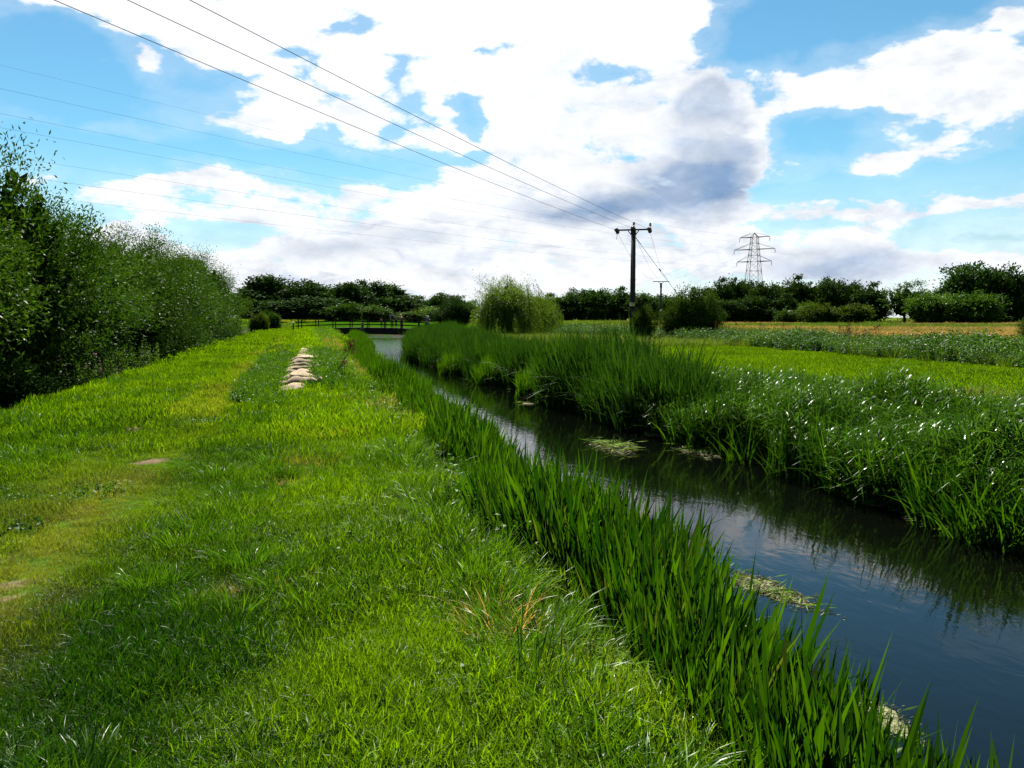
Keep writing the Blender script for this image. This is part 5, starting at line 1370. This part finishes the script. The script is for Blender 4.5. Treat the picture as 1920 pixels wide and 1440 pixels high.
sh = link('seed_head', np_mesh('seed_head', v, q, t_, c, M['dock']), o); sh['kind'] = 'stuff'

def weed_mat(label, cx, cy, rx, ry, rot, n, seed, green=.25, ridge=.02, fine=1.0):
    """raft of cut reed leaves and scum floating on the water"""
    r = np.random.default_rng(seed); o = empty('weed_raft', (cx, cy, WATER), rot); tag(o, label, 'weed raft', 'rafts of cut reeds floating on the river')
    def spots(n, f=1.0):
        a = r.uniform(0, 6.28, n); q = np.sqrt(r.uniform(0, 1, n)) * f; q = np.where(r.uniform(size=n) < .16, q * r.uniform(1.0, 1.6, n), q)
        edge = 1 + .22 * np.sin(3 * a + seed) + .14 * np.sin(7 * a + 2 * seed)
        return np.stack([rx * q * edge * np.cos(a), ry * q * edge * np.sin(a), np.zeros(n)], -1), q
    m1 = int(n * (1 - green))
    p, q = spots(m1); p[:, 2] = .006 + ridge * np.maximum(1 - q, 0) * r.uniform(.2, 1.6, m1)
    d = r.normal(size=(m1, 3)) * np.array([1, .55, .16])
    v, qq, t_, c = rhombs(p, d, fine * r.uniform(.05, .16, m1), fine * r.uniform(.012, .03, m1), fold=.1, r=r)
    me = np_mesh('dead_leaf', v, qq, t_, c, M['debris']); l = link('dead_leaf', me, o); l['kind'] = 'stuff'
    m2 = int(n * green * .5)
    p, q = spots(m2, .9); p[:, 2] = .02 + ridge * r.uniform(.4, 2, m2)
    d = r.normal(size=(m2, 3)) * np.array([1.2, .5, .10])
    v, qq, t_, c = rhombs(p, d, r.uniform(.14, .36, m2) * fine ** .5, r.uniform(.014, .03, m2) * fine ** .5, fold=.15, r=r)
    l = link('cut_reed', np_mesh('cut_reed', v, qq, t_, c, M['debris_green']), o); l['kind'] = 'stuff'
    # submerged felt that holds the raft together
    ring = 26; V = [(0, 0, .012)]; F = []
    for k in range(ring):
        a = 2 * math.pi * k / ring; e = .74 * (1 + .22 * math.sin(3 * a + seed) + .14 * math.sin(7 * a + 2 * seed)); V.append((rx * e * math.cos(a), ry * e * math.sin(a), .003))
    for k in range(ring): V.append((V[1 + k][0] * .97, V[1 + k][1] * .97, -.08))
    for k in range(ring):
        F.append((0, 1 + k, 1 + (k + 1) % ring)); F.append((1 + k, 1 + ring + k, 1 + ring + (k + 1) % ring, 1 + (k + 1) % ring))
    me = bpy.data.meshes.new('felt'); me.from_pydata(V, [], F); me.materials.append(M['felt']); link('felt', me, o)
M['felt'] = solid_mat('weed_felt', (.075, .085, .035), (.16, .16, .08), 14, .9, bump=.5)

weed_mat('round raft of cut reeds drifting alone in mid river', 5.66, 14.9, .31, .70, -.05, 1000, 1, .22, .03)
weed_mat('raft of dead reeds caught at the foot of the far reeds', 7.02, 14.0, .30, .50, .2, 700, 2, .2, .025)
weed_mat('thin line of scum and reeds under the tall far reeds', 7.30, 16.2, .34, .42, .9, 320, 3, .2, .012)
weed_mat('slim pale raft tip below the leaning reeds on the right', 7.37, 9.7, .14, .5, .05, 420, 4, .3, .015)
weed_mat('long raft of weed along the right water edge', 7.45, 7.9, .22, 1.1, .12, 900, 5, .35, .015)
weed_mat('wide scum of weed against the near reeds, beyond their tips', 4.05, 6.72, .20, .52, .2, 1900, 6, .06, .010, .4)
weed_mat('lower scum of weed beside the near reeds at the right bottom', 3.42, 4.35, .16, .36, .1, 900, 7, .03, .008, .25)
weed_mat('tiny pale raft at the foot of the round reed clumps', 7.0, 27.9, .3, .3, 0, 110, 8, .1, .015)
weed_mat('small pale fleck of weed drifting off the far reeds', 6.1, 23.2, .18, .28, 0, 80, 9, .1, .01)
